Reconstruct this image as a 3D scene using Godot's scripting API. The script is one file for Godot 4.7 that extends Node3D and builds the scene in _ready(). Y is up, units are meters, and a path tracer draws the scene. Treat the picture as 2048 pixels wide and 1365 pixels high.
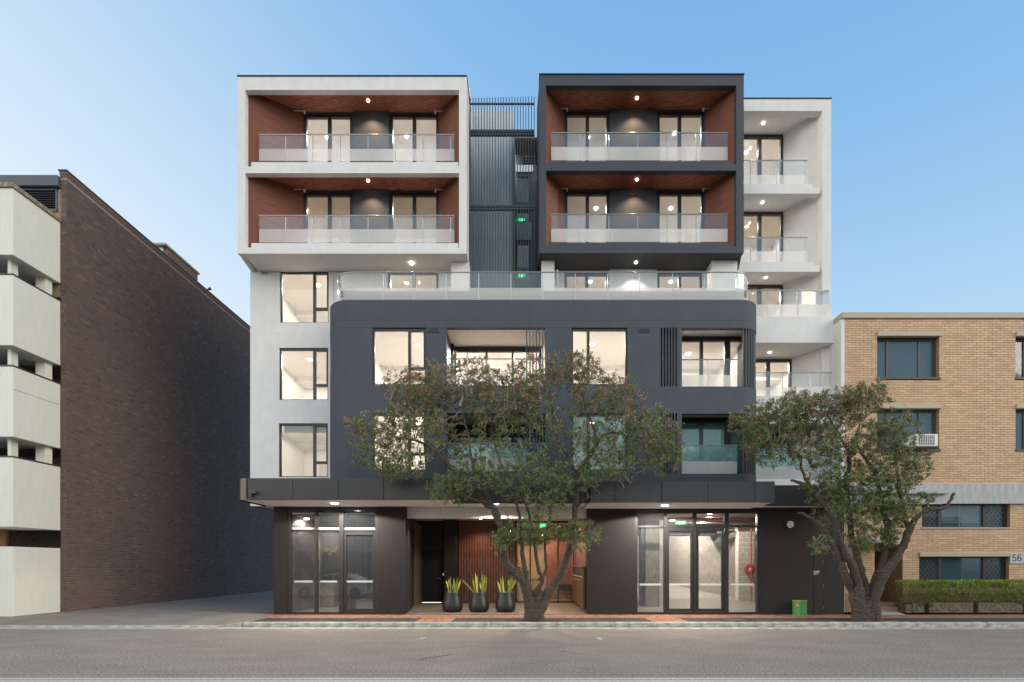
extends Node3D
# A seven-storey block of flats on a street, between a brown brick building and a tan brick one. Metres, y up, street along x, camera looking along -z.

var names := {}
var M := {}
var rng := RandomNumberGenerator.new()


class Shape:
	var st := SurfaceTool.new()

	func _init() -> void:
		st.begin(Mesh.PRIMITIVE_TRIANGLES)

	func tri(a: Vector3, b: Vector3, c: Vector3) -> void:   # counter-clockwise from outside
		st.set_normal((b - a).cross(c - a).normalized())
		st.add_vertex(a)
		st.add_vertex(c)
		st.add_vertex(b)

	func quad(a: Vector3, b: Vector3, c: Vector3, d: Vector3) -> void:
		tri(a, b, c)
		tri(a, c, d)

	func vert(p: Vector3, n: Vector3) -> void:
		st.set_normal(n)
		st.add_vertex(p)

	func quadn(a: Vector3, b: Vector3, c: Vector3, d: Vector3, na: Vector3, nb: Vector3, nc: Vector3, nd: Vector3) -> void:
		vert(a, na)
		vert(c, nc)
		vert(b, nb)
		vert(a, na)
		vert(d, nd)
		vert(c, nc)

	func box(x0: float, x1: float, y0: float, y1: float, z0: float, z1: float) -> Shape:
		var p := [Vector3(x0, y0, z0), Vector3(x1, y0, z0), Vector3(x1, y1, z0), Vector3(x0, y1, z0), Vector3(x0, y0, z1), Vector3(x1, y0, z1), Vector3(x1, y1, z1), Vector3(x0, y1, z1)]
		for f in [[4, 5, 6, 7], [1, 0, 3, 2], [0, 4, 7, 3], [5, 1, 2, 6], [7, 6, 2, 3], [0, 1, 5, 4]]:
			quad(p[f[0]], p[f[1]], p[f[2]], p[f[3]])
		return self

	func cbox(x0: float, x1: float, y0: float, y1: float, z0: float, z1: float, c: float) -> Shape:   # a box with chamfered edges
		var lo := Vector3(x0, y0, z0)
		var hi := Vector3(x1, y1, z1)
		var q := func(sx: int, sy: int, sz: int, ax: int) -> Vector3:   # the corner's vertex on the face across axis ax
			var v := Vector3(hi.x if sx > 0 else lo.x, hi.y if sy > 0 else lo.y, hi.z if sz > 0 else lo.z)
			var s := [sx, sy, sz]
			for k in 3:
				if k != ax:
					v[k] -= s[k] * c
			return v
		var mid := (lo + hi) / 2.0
		var face := func(ps: Array) -> void:
			var n: Vector3 = (ps[1] - ps[0]).cross(ps[2] - ps[0])
			var m: Vector3 = (ps[0] + ps[1] + ps[2]) / 3.0
			if n.dot(m - mid) < 0.0:
				ps.reverse()
			if ps.size() == 3:
				tri(ps[0], ps[1], ps[2])
			else:
				quad(ps[0], ps[1], ps[2], ps[3])
		for s in [-1, 1]:
			face.call([q.call(s, -1, -1, 0), q.call(s, 1, -1, 0), q.call(s, 1, 1, 0), q.call(s, -1, 1, 0)])
			face.call([q.call(-1, s, -1, 1), q.call(1, s, -1, 1), q.call(1, s, 1, 1), q.call(-1, s, 1, 1)])
			face.call([q.call(-1, -1, s, 2), q.call(1, -1, s, 2), q.call(1, 1, s, 2), q.call(-1, 1, s, 2)])
			for t in [-1, 1]:
				face.call([q.call(s, t, -1, 0), q.call(s, t, 1, 0), q.call(s, t, 1, 1), q.call(s, t, -1, 1)])
				face.call([q.call(s, -1, t, 0), q.call(s, 1, t, 0), q.call(s, 1, t, 2), q.call(s, -1, t, 2)])
				face.call([q.call(-1, s, t, 1), q.call(1, s, t, 1), q.call(1, s, t, 2), q.call(-1, s, t, 2)])
				for u in [-1, 1]:
					face.call([q.call(s, t, u, 0), q.call(s, t, u, 1), q.call(s, t, u, 2)])
		return self

	func prism(poly: PackedVector2Array, y0: float, y1: float) -> Shape:   # plan (x, z) pulled up from y0 to y1
		if Geometry2D.is_polygon_clockwise(poly):
			poly.reverse()
		var idx := Geometry2D.triangulate_polygon(poly)
		for i in range(0, idx.size(), 3):
			var a := poly[idx[i]]
			var b := poly[idx[i + 1]]
			var c := poly[idx[i + 2]]
			if (b - a).cross(c - a) > 0.0:
				var t := b
				b = c
				c = t
			tri(Vector3(a.x, y1, a.y), Vector3(b.x, y1, b.y), Vector3(c.x, y1, c.y))
			tri(Vector3(a.x, y0, a.y), Vector3(c.x, y0, c.y), Vector3(b.x, y0, b.y))
		var area := 0.0
		for i in poly.size():
			area += poly[i].cross(poly[(i + 1) % poly.size()])
		for i in poly.size():
			var a := poly[i]
			var b := poly[(i + 1) % poly.size()]
			if area > 0.0:
				quad(Vector3(b.x, y0, b.y), Vector3(a.x, y0, a.y), Vector3(a.x, y1, a.y), Vector3(b.x, y1, b.y))
			else:
				quad(Vector3(a.x, y0, a.y), Vector3(b.x, y0, b.y), Vector3(b.x, y1, b.y), Vector3(a.x, y1, a.y))
		return self

	func wall(pts: Array, y0: float, y1: float, th: float, holes: Array = []) -> Shape:   # a wall along plan points (x, z), left to right seen from outside, with holes [s0, s1, y0, y1] measured along it
		var at := [0.0]
		for i in range(1, pts.size()):
			at.append(at[-1] + (pts[i] - pts[i - 1]).length())
		var ss := at.duplicate()
		var ys := [y0, y1]
		for h in holes:
			ss.append_array([h[0], h[1]])
			ys.append_array([h[2], h[3]])
		var tidy := func(a: Array, lo: float, hi: float) -> Array:
			a.sort()
			var out := []
			for v in a:
				if v >= lo - 1e-5 and v <= hi + 1e-5 and (out.is_empty() or v - out[-1] > 1e-4):
					out.append(v)
			return out
		ss = tidy.call(ss, 0.0, at[-1])
		ys = tidy.call(ys, y0, y1)
		var place := func(s: float) -> Array:
			var i := 0
			while i < at.size() - 2 and s > at[i + 1] + 1e-5:
				i += 1
			var d: Vector2 = (pts[i + 1] - pts[i]).normalized()
			var n := Vector2(-d.y, d.x)
			var p: Vector2 = pts[i] + d * (s - at[i])
			var soft := n
			if absf(s - at[i + 1]) < 1e-4 and i + 2 < pts.size():
				var d2: Vector2 = (pts[i + 2] - pts[i + 1]).normalized()
				soft = (n + Vector2(-d2.y, d2.x)).normalized()
			return [Vector3(p.x, 0, p.y), Vector3(soft.x, 0, soft.y)]
		var spots := []
		for s in ss:
			spots.append(place.call(s))
		var solid := func(i: int, j: int) -> bool:
			if i < 0 or j < 0 or i >= ss.size() - 1 or j >= ys.size() - 1:
				return false
			var s: float = (ss[i] + ss[i + 1]) / 2.0
			var y: float = (ys[j] + ys[j + 1]) / 2.0
			for h in holes:
				if s > h[0] and s < h[1] and y > h[2] and y < h[3]:
					return false
			return true
		for i in ss.size() - 1:
			var na: Vector3 = spots[i][1]
			var nb: Vector3 = spots[i + 1][1]
			var oa: Vector3 = spots[i][0]
			var ob: Vector3 = spots[i + 1][0]
			var ia := oa - na * th
			var ib := ob - nb * th
			for j in ys.size() - 1:
				if not solid.call(i, j):
					continue
				var lo := Vector3(0, ys[j], 0)
				var hi := Vector3(0, ys[j + 1], 0)
				quadn(oa + lo, ob + lo, ob + hi, oa + hi, na, nb, nb, na)
				quadn(ib + lo, ia + lo, ia + hi, ib + hi, -nb, -na, -na, -nb)
				if not solid.call(i - 1, j):
					quad(ia + lo, oa + lo, oa + hi, ia + hi)
				if not solid.call(i + 1, j):
					quad(ob + lo, ib + lo, ib + hi, ob + hi)
				if not solid.call(i, j + 1):
					quad(oa + hi, ob + hi, ib + hi, ia + hi)
				if not solid.call(i, j - 1):
					quad(ia + lo, ib + lo, ob + lo, oa + lo)
		return self

	func tube(ps: Array, rs: Array, sides := 6, capped := true, knots: FastNoiseLite = null) -> Shape:
		var prev_u := Vector3.ZERO
		var rings := []
		for i in ps.size():
			var d: Vector3 = (ps[mini(i + 1, ps.size() - 1)] - ps[maxi(i - 1, 0)]).normalized()
			var u: Vector3
			if prev_u == Vector3.ZERO:
				u = d.cross(Vector3(0.3, 0.1, 1.0)).normalized()
				if u.length() < 0.1:
					u = d.cross(Vector3.RIGHT).normalized()
			else:
				u = (prev_u - d * prev_u.dot(d)).normalized()
			prev_u = u
			var v := d.cross(u)
			var ring := []
			for k in sides:
				var a := TAU * k / sides
				var n := u * cos(a) + v * sin(a)
				var rr: float = rs[i]
				if knots:
					var q: Vector3 = (ps[i] + n * rs[i]) * Vector3(1.0, 0.45, 1.0)
					rr *= 1.0 + 0.34 * knots.get_noise_3dv(q)
				ring.append([ps[i] + n * rr, n])
			rings.append(ring)
		for i in rings.size() - 1:
			for k in sides:
				var a: Array = rings[i][k]
				var b: Array = rings[i][(k + 1) % sides]
				var c: Array = rings[i + 1][(k + 1) % sides]
				var d: Array = rings[i + 1][k]
				quadn(a[0], b[0], c[0], d[0], a[1], b[1], c[1], d[1])
		if capped:
			for k in range(1, sides - 1):
				tri(rings[-1][0][0], rings[-1][k][0], rings[-1][k + 1][0])
				tri(rings[0][0][0], rings[0][k + 1][0], rings[0][k][0])
		return self

	func lathe(at: Vector3, profile: Array, sides := 32) -> Shape:   # [radius, height] pairs from the bottom up
		for i in profile.size() - 1:
			var d := Vector2(profile[i + 1][0] - profile[i][0], profile[i + 1][1] - profile[i][1])
			if d.length() < 1e-6:
				continue
			var slopes := []
			for j in [i, i + 1]:
				var a: Array = profile[maxi(j - 1, 0)]
				var b: Array = profile[mini(j + 1, profile.size() - 1)]
				var e := Vector2(b[0] - a[0], b[1] - a[1]).normalized()
				var f := d.normalized()
				if e.dot(f) < 0.75:
					e = f
				slopes.append(Vector2(e.y, -e.x))
			for k in sides:
				var ps := []
				for t in [[i, k, 0], [i, k + 1, 0], [i + 1, k + 1, 1], [i + 1, k, 1]]:
					var w: float = TAU * t[1] / sides
					var r: Array = profile[t[0]]
					var s: Vector2 = slopes[t[2]]
					ps.append([at + Vector3(cos(w) * r[0], r[1], -sin(w) * r[0]), Vector3(cos(w) * s.x, s.y, -sin(w) * s.x)])
				quadn(ps[0][0], ps[1][0], ps[2][0], ps[3][0], ps[0][1], ps[1][1], ps[2][1], ps[3][1])
		return self


# ---------- naming and placing ----------
func title(called: String, parent: Node) -> String:
	var key := str(parent.get_instance_id()) + called
	var n: int = names.get(key, 0)
	names[key] = n + 1
	return called if n == 0 else "%s_%03d" % [called, n]


func node(called: String, parent: Node = self, at := Vector3.ZERO) -> Node3D:
	var o := Node3D.new()
	o.name = title(called, parent)
	o.position = at
	parent.add_child(o, true)
	return o


func put(called: String, mesh: Mesh, mat: Material, parent: Node = self, at := Transform3D()) -> MeshInstance3D:
	var o := MeshInstance3D.new()
	o.name = title(called, parent)
	o.mesh = mesh
	o.material_override = mat
	o.transform = at
	parent.add_child(o, true)
	return o


func build(called: String, s: Shape, mat: Material, parent: Node = self) -> MeshInstance3D:
	return put(called, s.st.commit(), mat, parent)


func tag(o: Node, label: String, category: String, group := "") -> Node:
	o.set_meta("label", label)
	o.set_meta("category", category)
	if group:
		o.set_meta("group", group)
	return o


func structure(o: Node) -> Node:
	o.set_meta("kind", "structure")
	return o


func many(called: String, mesh: Mesh, mat: Material, places: Array, tints: Array, parent: Node) -> MultiMeshInstance3D:
	var mm := MultiMesh.new()
	mm.transform_format = MultiMesh.TRANSFORM_3D
	mm.use_colors = true
	mm.mesh = mesh
	mm.instance_count = places.size()
	for i in places.size():
		mm.set_instance_transform(i, places[i])
		mm.set_instance_color(i, tints[i])
	var o := MultiMeshInstance3D.new()
	o.name = title(called, parent)
	o.multimesh = mm
	o.material_override = mat
	o.set_meta("kind", "stuff")
	parent.add_child(o, true)
	return o


# ---------- materials ----------
func grain(freq: float, lo: float, hi: float, octaves := 4, seed_ := 1, size := 512, kind := FastNoiseLite.TYPE_SIMPLEX_SMOOTH) -> NoiseTexture2D:
	var n := FastNoiseLite.new()
	n.noise_type = kind
	n.frequency = freq
	n.fractal_octaves = octaves
	n.seed = seed_
	var t := NoiseTexture2D.new()
	t.width = size
	t.height = size
	t.seamless = true
	t.noise = n
	var g := Gradient.new()
	g.set_color(0, Color(lo, lo, lo))
	g.set_color(1, Color(hi, hi, hi))
	t.color_ramp = g
	return t


func mat(r: float, g: float, b: float, rough := 0.8, tex: Texture2D = null, scale := Vector3.ONE, bump: Texture2D = null, depth := 0.2) -> StandardMaterial3D:
	var m := StandardMaterial3D.new()
	m.albedo_color = Color(r, g, b).linear_to_srgb()
	m.roughness = rough
	if tex or bump:
		m.uv1_triplanar = true
		m.uv1_world_triplanar = true
		m.uv1_scale = scale
	if tex:
		m.albedo_texture = tex
	if bump:
		m.heightmap_enabled = true
		m.heightmap_texture = bump
		m.heightmap_scale = depth
	return m


func glow(r: float, g: float, b: float, e: float) -> StandardMaterial3D:
	var m := mat(0.8, 0.8, 0.8, 0.5)
	m.emission_enabled = true
	m.emission = Color(r, g, b).linear_to_srgb()
	m.emission_energy_multiplier = e
	return m


func glass(r: float, g: float, b: float, a: float, metal := 0.0) -> StandardMaterial3D:
	var m := mat(r, g, b, 0.03)
	m.transparency = BaseMaterial3D.TRANSPARENCY_ALPHA
	m.albedo_color.a = a
	m.metallic = metal
	return m


func materials() -> void:
	var soft := grain(0.012, 0.955, 1.0, 5, 3)
	var fine := grain(0.12, 0.3, 1.0, 3, 5)
	var blotch := grain(0.02, 0.72, 1.0, 5, 9)
	var dirt := grain(0.008, 0.55, 1.0, 6, 12)
	M.white = mat(0.745, 0.74, 0.725, 0.85, soft, Vector3(0.35, 0.18, 0.35), fine, 0.12)
	M.inside = mat(0.8, 0.775, 0.74, 0.8)
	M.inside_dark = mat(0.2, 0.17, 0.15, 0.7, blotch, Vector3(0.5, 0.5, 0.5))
	M.inside_floor = mat(0.5, 0.43, 0.35, 0.4)
	M.render = mat(0.066, 0.076, 0.097, 0.75, grain(0.012, 0.93, 1.0, 5, 21), Vector3(0.3, 0.15, 0.3), fine, 0.12)
	M.dark_box = mat(0.05, 0.056, 0.068, 0.7, soft, Vector3(0.4, 0.2, 0.4), fine, 0.1)
	M.charcoal = mat(0.021, 0.017, 0.0155, 0.7, grain(0.03, 0.8, 1.0, 4, 30), Vector3(0.5, 0.25, 0.5), fine, 0.1)
	M.soffit = mat(0.8, 0.77, 0.75, 0.75, soft, Vector3(0.5, 0.5, 0.5))
	M.panel = mat(0.036, 0.037, 0.041, 0.38, soft, Vector3(0.4, 0.4, 0.4))
	M.steel = mat(0.5, 0.49, 0.46, 0.25)
	M.steel.metallic = 1.0
	M.frame = mat(0.028, 0.026, 0.025, 0.4)
	M.frame_bronze = mat(0.06, 0.045, 0.035, 0.4)
	M.slat = mat(0.045, 0.055, 0.062, 0.45)
	M.wood = mat(0.36, 0.123, 0.068, 0.75, grain(0.03, 0.42, 1.0, 4, 41), Vector3(0.06, 3.0, 0.06), grain(0.05, 0.0, 1.0, 3, 42), 0.05)
	M.wood_ceiling = mat(0.6, 0.19, 0.1, 0.7, grain(0.02, 0.45, 1.0, 5, 43), Vector3(0.2, 0.2, 2.5))
	M.wood_upright = mat(0.3, 0.118, 0.088, 0.6, grain(0.02, 0.6, 1.0, 5, 44), Vector3(3.0, 0.25, 3.0))
	M.core = mat(0.47, 0.53, 0.56, 0.6, soft, Vector3(0.4, 0.15, 0.4))
	M.pane = glass(0.6, 0.62, 0.6, 0.02)
	M.pane_teal = glass(0.22, 0.42, 0.4, 0.22, 0.22)
	M.pane_dark = glass(0.12, 0.14, 0.15, 0.04, 0.05)
	M.pane_window = glass(0.08, 0.16, 0.2, 0.3, 0.08)
	M.rail_glass = glass(0.3, 0.36, 0.34, 0.03)
	M.frost = mat(0.86, 0.87, 0.85, 0.6)
	M.frost.transparency = BaseMaterial3D.TRANSPARENCY_ALPHA
	M.frost.albedo_color.a = 0.42
	M.frost.backlight_enabled = true
	M.frost.backlight = Color(0.8, 0.8, 0.8)
	M.lamp = glow(1.0, 0.95, 0.87, 9.0)
	M.lamp_warm = glow(1.0, 0.75, 0.5, 12.0)
	M.exit = glow(0.05, 0.8, 0.3, 2.0)
	M.exit_dim = glow(0.04, 0.6, 0.25, 0.1)
	M.cap_steel = mat(0.1, 0.095, 0.085, 0.3)
	M.cap_steel.metallic = 1.0
	M.block = mat(0.66, 0.6, 0.48, 0.85, blotch, Vector3(1.5, 1.5, 1.5))
	M.joinery = mat(0.55, 0.52, 0.48, 0.6)
	M.exit_white = glow(0.9, 1.0, 0.92, 2.5)
	M.asphalt = mat(0.51, 0.435, 0.355, 0.88, grain(0.05, 0.56, 1.0, 5, 51, 1024), Vector3(0.33, 0.33, 0.33), grain(0.4, 0.0, 1.0, 2, 52, 1024), 0.6)
	M.asphalt.detail_enabled = true
	M.asphalt.detail_blend_mode = BaseMaterial3D.BLEND_MODE_MUL
	M.asphalt.detail_albedo = grain(0.008, 0.9, 1.0, 6, 53, 1024)
	M.asphalt.detail_uv_layer = BaseMaterial3D.DETAIL_UV_2
	M.asphalt.uv2_triplanar = true
	M.asphalt.uv2_world_triplanar = true
	M.asphalt.uv2_scale = Vector3(0.06, 0.06, 0.13)
	M.path_asphalt = mat(0.1, 0.075, 0.062, 0.9, grain(0.25, 0.5, 1.0, 4, 54), Vector3(1, 1, 1), fine, 0.3)
	M.concrete = mat(0.64, 0.62, 0.56, 0.85, grain(0.012, 0.62, 1.0, 6, 12), Vector3(0.45, 0.9, 0.9), fine, 0.15)
	M.driveway = mat(0.27, 0.23, 0.19, 0.85, grain(0.01, 0.85, 1.0, 5, 61), Vector3(0.15, 0.15, 0.15), fine, 0.1)
	M.paint = mat(0.72, 0.71, 0.68, 0.7, grain(0.06, 0.7, 1.0, 5, 62), Vector3(0.7, 0.7, 0.7))
	M.earth = mat(0.12, 0.1, 0.07, 0.95)
	M.tile = mat(0.28, 0.235, 0.19, 0.45, blotch, Vector3(0.8, 0.8, 0.8))
	M.mortar_brown = mat(0.42, 0.37, 0.33, 0.9, blotch, Vector3(0.6, 0.6, 0.6))
	M.mortar_tan = mat(0.42, 0.275, 0.165, 0.9, blotch, Vector3(0.6, 0.6, 0.6))
	M.brick = mat(1, 1, 1, 0.8, grain(0.05, 0.85, 1.0, 4, 71), Vector3(2.5, 2.5, 2.5), fine, 0.15)
	M.brick.vertex_color_use_as_albedo = true
	M.cream = mat(0.77, 0.77, 0.69, 0.85, grain(0.012, 0.965, 1.0, 6, 75), Vector3(0.7, 0.16, 0.7), fine, 0.1)
	M.cap = mat(0.5, 0.42, 0.3, 0.85, dirt, Vector3(1.2, 1.2, 1.2))
	M.beige = mat(0.42, 0.33, 0.22, 0.85, blotch, Vector3(0.3, 0.3, 0.3))
	M.fascia = mat(0.07, 0.085, 0.11, 0.5, soft, Vector3(0.3, 0.3, 0.3))
	M.tan_trim = mat(0.42, 0.36, 0.27, 0.6)
	M.band = mat(0.5, 0.5, 0.49, 0.85, grain(0.012, 0.85, 1.0, 6, 13), Vector3(0.7, 0.25, 0.7), fine, 0.15)
	M.bark = mat(0.36, 0.275, 0.22, 0.9, grain(0.03, 0.12, 1.0, 5, 81), Vector3(2.6, 0.8, 2.6), grain(0.03, 0.0, 1.0, 5, 82), 5.0)
	M.twig = mat(0.26, 0.215, 0.18, 0.85)
	M.leaf = mat(1, 1, 1, 0.38)
	M.leaf.vertex_color_use_as_albedo = true
	M.leaf.backlight_enabled = true
	M.leaf.backlight = Color(0.5, 0.5, 0.35)
	M.pot = mat(0.016, 0.016, 0.018, 0.42)
	M.soil = mat(0.04, 0.03, 0.022, 0.95)
	M.pebble = mat(0.5, 0.47, 0.4, 0.7)
	M.green_paint = mat(0.09, 0.36, 0.08, 0.45, blotch, Vector3(3, 3, 3))
	M.black = mat(0.012, 0.012, 0.012, 0.5)
	M.red = mat(0.45, 0.03, 0.035, 0.4)
	M.orange = mat(0.75, 0.2, 0.02, 0.5)
	M.offwhite = mat(0.72, 0.7, 0.66, 0.5)
	M.sandstone = mat(0.26, 0.2, 0.12, 0.9, dirt, Vector3(1.3, 1.3, 1.3), fine, 0.3)
	M.letter = mat(0.75, 0.75, 0.75, 0.6)
	M.blind = mat(0.22, 0.29, 0.31, 0.6)
	M.raw_concrete = mat(0.42, 0.38, 0.33, 0.8, grain(0.02, 0.7, 1.0, 5, 91), Vector3(1.6, 0.25, 1.6), fine, 0.1)
	M.curtain = mat(0.62, 0.58, 0.5, 0.8)
	M.leaf_green = mat(0.1, 0.15, 0.03, 0.45)
	M.leaf_yellow = mat(0.48, 0.5, 0.1, 0.45)
	M.brass = mat(0.22, 0.13, 0.06, 0.35)
	M.brass.metallic = 0.5


func _ready() -> void:
	rng.seed = 7
	# camera: eye height 1.77 m across the street, lens shifted upwards
	var cam := Camera3D.new()
	cam.name = "camera"
	cam.projection = Camera3D.PROJECTION_FRUSTUM
	cam.near = 0.1
	cam.far = 900.0
	cam.size = 0.14116
	cam.frustum_offset = Vector2(-0.00362, 0.04638)
	cam.position = Vector3(0, 1.77, 17.3)
	add_child(cam)
	# sky
	var env := Environment.new()
	env.background_mode = Environment.BG_SKY
	env.sky = Sky.new()
	var pano := PanoramaSkyMaterial.new()
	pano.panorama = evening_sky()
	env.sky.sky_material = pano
	env.tonemap_mode = Environment.TONE_MAPPER_LINEAR
	env.tonemap_exposure = 1.68
	env.sdfgi_enabled = true
	env.ssao_enabled = true
	env.ssil_enabled = true
	var around := WorldEnvironment.new()
	around.name = "environment"
	around.environment = env
	add_child(around)
	# the low western sky that lights the fronts: a very wide, weak sun
	var sun := DirectionalLight3D.new()
	sun.name = "sun"
	sun.light_energy = 0.38
	sun.light_color = Color(1.0, 0.93, 0.83)
	sun.light_angular_distance = 38.0
	sun.shadow_enabled = true
	sun.sky_mode = DirectionalLight3D.SKY_MODE_LIGHT_ONLY
	sun.look_at_from_position(Vector3.ZERO, Vector3(-1.75, -1.1, -1.0))
	add_child(sun)
	materials()
	street()
	flats()
	brown_building()
	tan_building()
	opposite_row()
	trees()
	small_things()


func evening_sky() -> ImageTexture:   # clear dusk air: deep blue overhead, pale low down, paler still towards the left
	var im := Image.create_empty(512, 256, false, Image.FORMAT_RGBF)
	for v in 256:
		var el := (0.5 - (v + 0.5) / 256.0) * PI
		for u in 512:
			var az := ((u + 0.5) / 512.0 - 0.5) * TAU
			var side := 0.5 + 0.5 * sin(az + 0.2)   # 1 towards the left
			var drop := rad_to_deg(maxf(el, 0.0)) / (31.0 + 30.0 * pow(side, 2.6))
			var h := exp(-drop * drop)
			var top := Vector3(0.155, 0.41, 0.78)
			var low := Vector3(0.6, 0.82, 0.97).lerp(Vector3(1.1, 1.1, 1.06), side)
			var c := Vector3(lerpf(top.x, low.x, pow(h, 1.08)), lerpf(top.y, low.y, h), lerpf(top.z, low.z, pow(h, 0.85))) * 0.6
			var fill_glow := maxf(0.0, cos(az - 0.7))   # glow added out of view, behind left, to fill the fronts with light
			c += c * Vector3(1.45, 1.2, 0.95) * pow(fill_glow, 1.5) * exp(-pow(rad_to_deg(maxf(el, 0.0)) / 42.0, 2.0))
			if el < 0.0:
				c = Vector3(0.2, 0.19, 0.18)
			im.set_pixel(u, v, Color(c.x, c.y, c.z))
	return ImageTexture.create_from_image(im)


# ---------- street ----------
func street() -> void:
	structure(build("ground", Shape.new().box(-400, 400, -0.5, -0.2, -500, 120), M.earth))
	var road: Node = structure(build("road", Shape.new().box(-70, 70, -0.4, -0.15, 2.8, 15.8), M.asphalt))
	for z in [[9.085, 9.185], [9.26, 9.36]]:
		build("lane_line", Shape.new().box(-70, 70, -0.16, -0.146, z[0], z[1]), M.paint, road)
	for x in [-2.811, 1.839]:   # worn parking ticks
		build("parking_tick", Shape.new().box(x - 0.06, x + 0.06, -0.16, -0.1465, 4.45, 4.85), M.concrete, road)
	for c in [[-1.672, 6.9], [0.653, 6.5]]:
		var crack := Shape.new()
		var p := Vector3(c[0], -0.146, c[1])
		for k in 9:
			var q := p + Vector3(rng.randf_range(0.02, 0.1) * (1.0 if c[0] > 0 else -1.0), 0, rng.randf_range(-0.05, 0.16))
			var w := Vector3(0.01, 0, 0.016)
			crack.quad(p - w, p + w, q + w, q - w)
			p = q
		build("crack", crack, M.black, road)
	var gutter: Node = structure(build("gutter", Shape.new().prism(PackedVector2Array([Vector2(-70, 2.4), Vector2(70, 2.4), Vector2(70, 2.82), Vector2(-70, 2.82)]), -0.4, -0.143), M.concrete))
	# footpath: asphalt with bands of brick paving
	var path: Node = structure(build("footpath", Shape.new().box(-8.807, 60, -0.3, -0.01, 0.02, 2.27), M.path_asphalt))
	var places := []
	var tints := []
	var paver := Shape.new().cbox(-0.5, 0.5, -0.05, 0.0, -0.5, 0.5, 0.03).st.commit()
	var bed := Shape.new().box(-9.295, 60, -0.02, -0.006, 0.02, 1.0)
	for x in [[-3.588, -2.484], [3.880, 4.984], [11.138, 11.625]]:
		bed.box(x[0], x[1], -0.02, -0.006, 1.0, 2.26)
		var zz := 1.06
		while zz < 2.2:
			var xx: float = x[0] + 0.06
			while xx < x[1]:
				places.append([Vector3(xx, 0, zz), 0.11, 0.225])
				xx += 0.118
			zz += 0.235
	for row in 4:
		var x := -9.277 + row * 0.06
		while x < 22.0:
			places.append([Vector3(x, 0, 0.13 + row * 0.235), 0.11, 0.225])
			x += 0.118
	build("paving_bed", bed, M.mortar_brown, path)
	places.sort_custom(func(a, b): return absf(a[0].x) - a[0].z * 4.0 < absf(b[0].x) - b[0].z * 4.0)
	var rest := []
	var variants := []
	for k in 5:
		var t: float = 0.75 + 0.1 * k
		variants.append(mat(0.4 * t, 0.17 * t + 0.006 * k, 0.1 * t, 0.85, M.brick.albedo_texture, Vector3(2.5, 2.5, 2.5)))
	for i in places.size():
		var p: Array = places[i]
		var b := Basis.from_scale(Vector3(p[1], 0.9 + rng.randf() * 0.08, p[2])).rotated(Vector3.UP, rng.randf_range(-0.012, 0.012))
		var t := Transform3D(b, p[0] + Vector3(0, rng.randf_range(-0.003, 0.002), 0))
		if i < 300:
			put("paver", paver, variants[rng.randi() % 5], path, t)
		else:
			var s := rng.randf_range(0.72, 1.12)
			rest.append(t)
			tints.append(Color(0.4 * s, 0.175 * s, 0.105 * s))
	many("pavers", paver, M.brick, rest, tints, path)
	# kerb stones, the end one dropping to the driveway
	var kerb: Node = structure(node("kerb"))
	var x := -8.859
	build("kerb_end", ramp_kerb(-9.570, x), M.concrete, kerb)
	while x < 40.0:
		build("kerb_stone", Shape.new().cbox(x + 0.004, x + 3.826, -0.35, 0.0, 2.2, 2.41, 0.025), M.concrete, kerb)
		x += 3.83
	var drive := Shape.new()
	drive.quad(Vector3(-19.5, -0.004, 0.6), Vector3(-8.9, -0.004, 0.6), Vector3(-8.9, -0.004, -40), Vector3(-19.5, -0.004, -40))
	drive.quad(Vector3(-19.5, -0.12, 2.3), Vector3(-8.807, -0.12, 2.3), Vector3(-8.9, -0.004, 0.6), Vector3(-19.5, -0.004, 0.6))
	drive.quad(Vector3(-19.5, -0.3, 2.3), Vector3(-9.602, -0.3, 2.3), Vector3(-9.602, -0.12, 2.3), Vector3(-19.5, -0.12, 2.3))
	drive.quad(Vector3(-8.807, -0.12, 2.3), Vector3(-8.7, -0.12, 2.3), Vector3(-8.7, -0.004, 0.6), Vector3(-8.9, -0.004, 0.6))
	structure(build("driveway", drive, M.driveway))
	structure(build("crossover_kerb", Shape.new().cbox(-19.4, -9.570, -0.3, -0.105, 2.2, 2.41, 0.02), M.concrete))
	var lead := ramp_kerb(-19.4, -20.4)
	structure(build("kerb", lead, M.concrete))
	structure(build("kerb", Shape.new().cbox(-70, -20.4, -0.35, 0.0, 2.2, 2.41, 0.025), M.concrete))
	structure(build("footpath", Shape.new().box(-70, -19.45, -0.3, -0.012, -0.4, 2.27), M.driveway))
	structure(build("footpath", Shape.new().box(-70, 70, -0.3, -0.02, 15.8, 30.0), M.driveway))
	var bits := []
	var colors := []
	for i in 160:
		var a := rng.randf() * TAU
		bits.append(Transform3D(Basis(Vector3.UP, a).scaled(Vector3.ONE * rng.randf_range(0.5, 1.3)), Vector3(rng.randf_range(-8.0, 13.0) if i > 40 else rng.randfn(3.5, 0.35), -0.139, 2.42 + absf(rng.randfn(0.0, 0.09)))))
		colors.append(Color(0.12, 0.06, 0.03).lerp(Color(0.05, 0.06, 0.02), rng.randf()))
	var litter := many("leaf_litter", leaf_mesh(), M.leaf, bits, colors, self)
	tag(litter, "scattered brown fallen leaves lying in the gutter along the kerb", "leaf litter")


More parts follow.
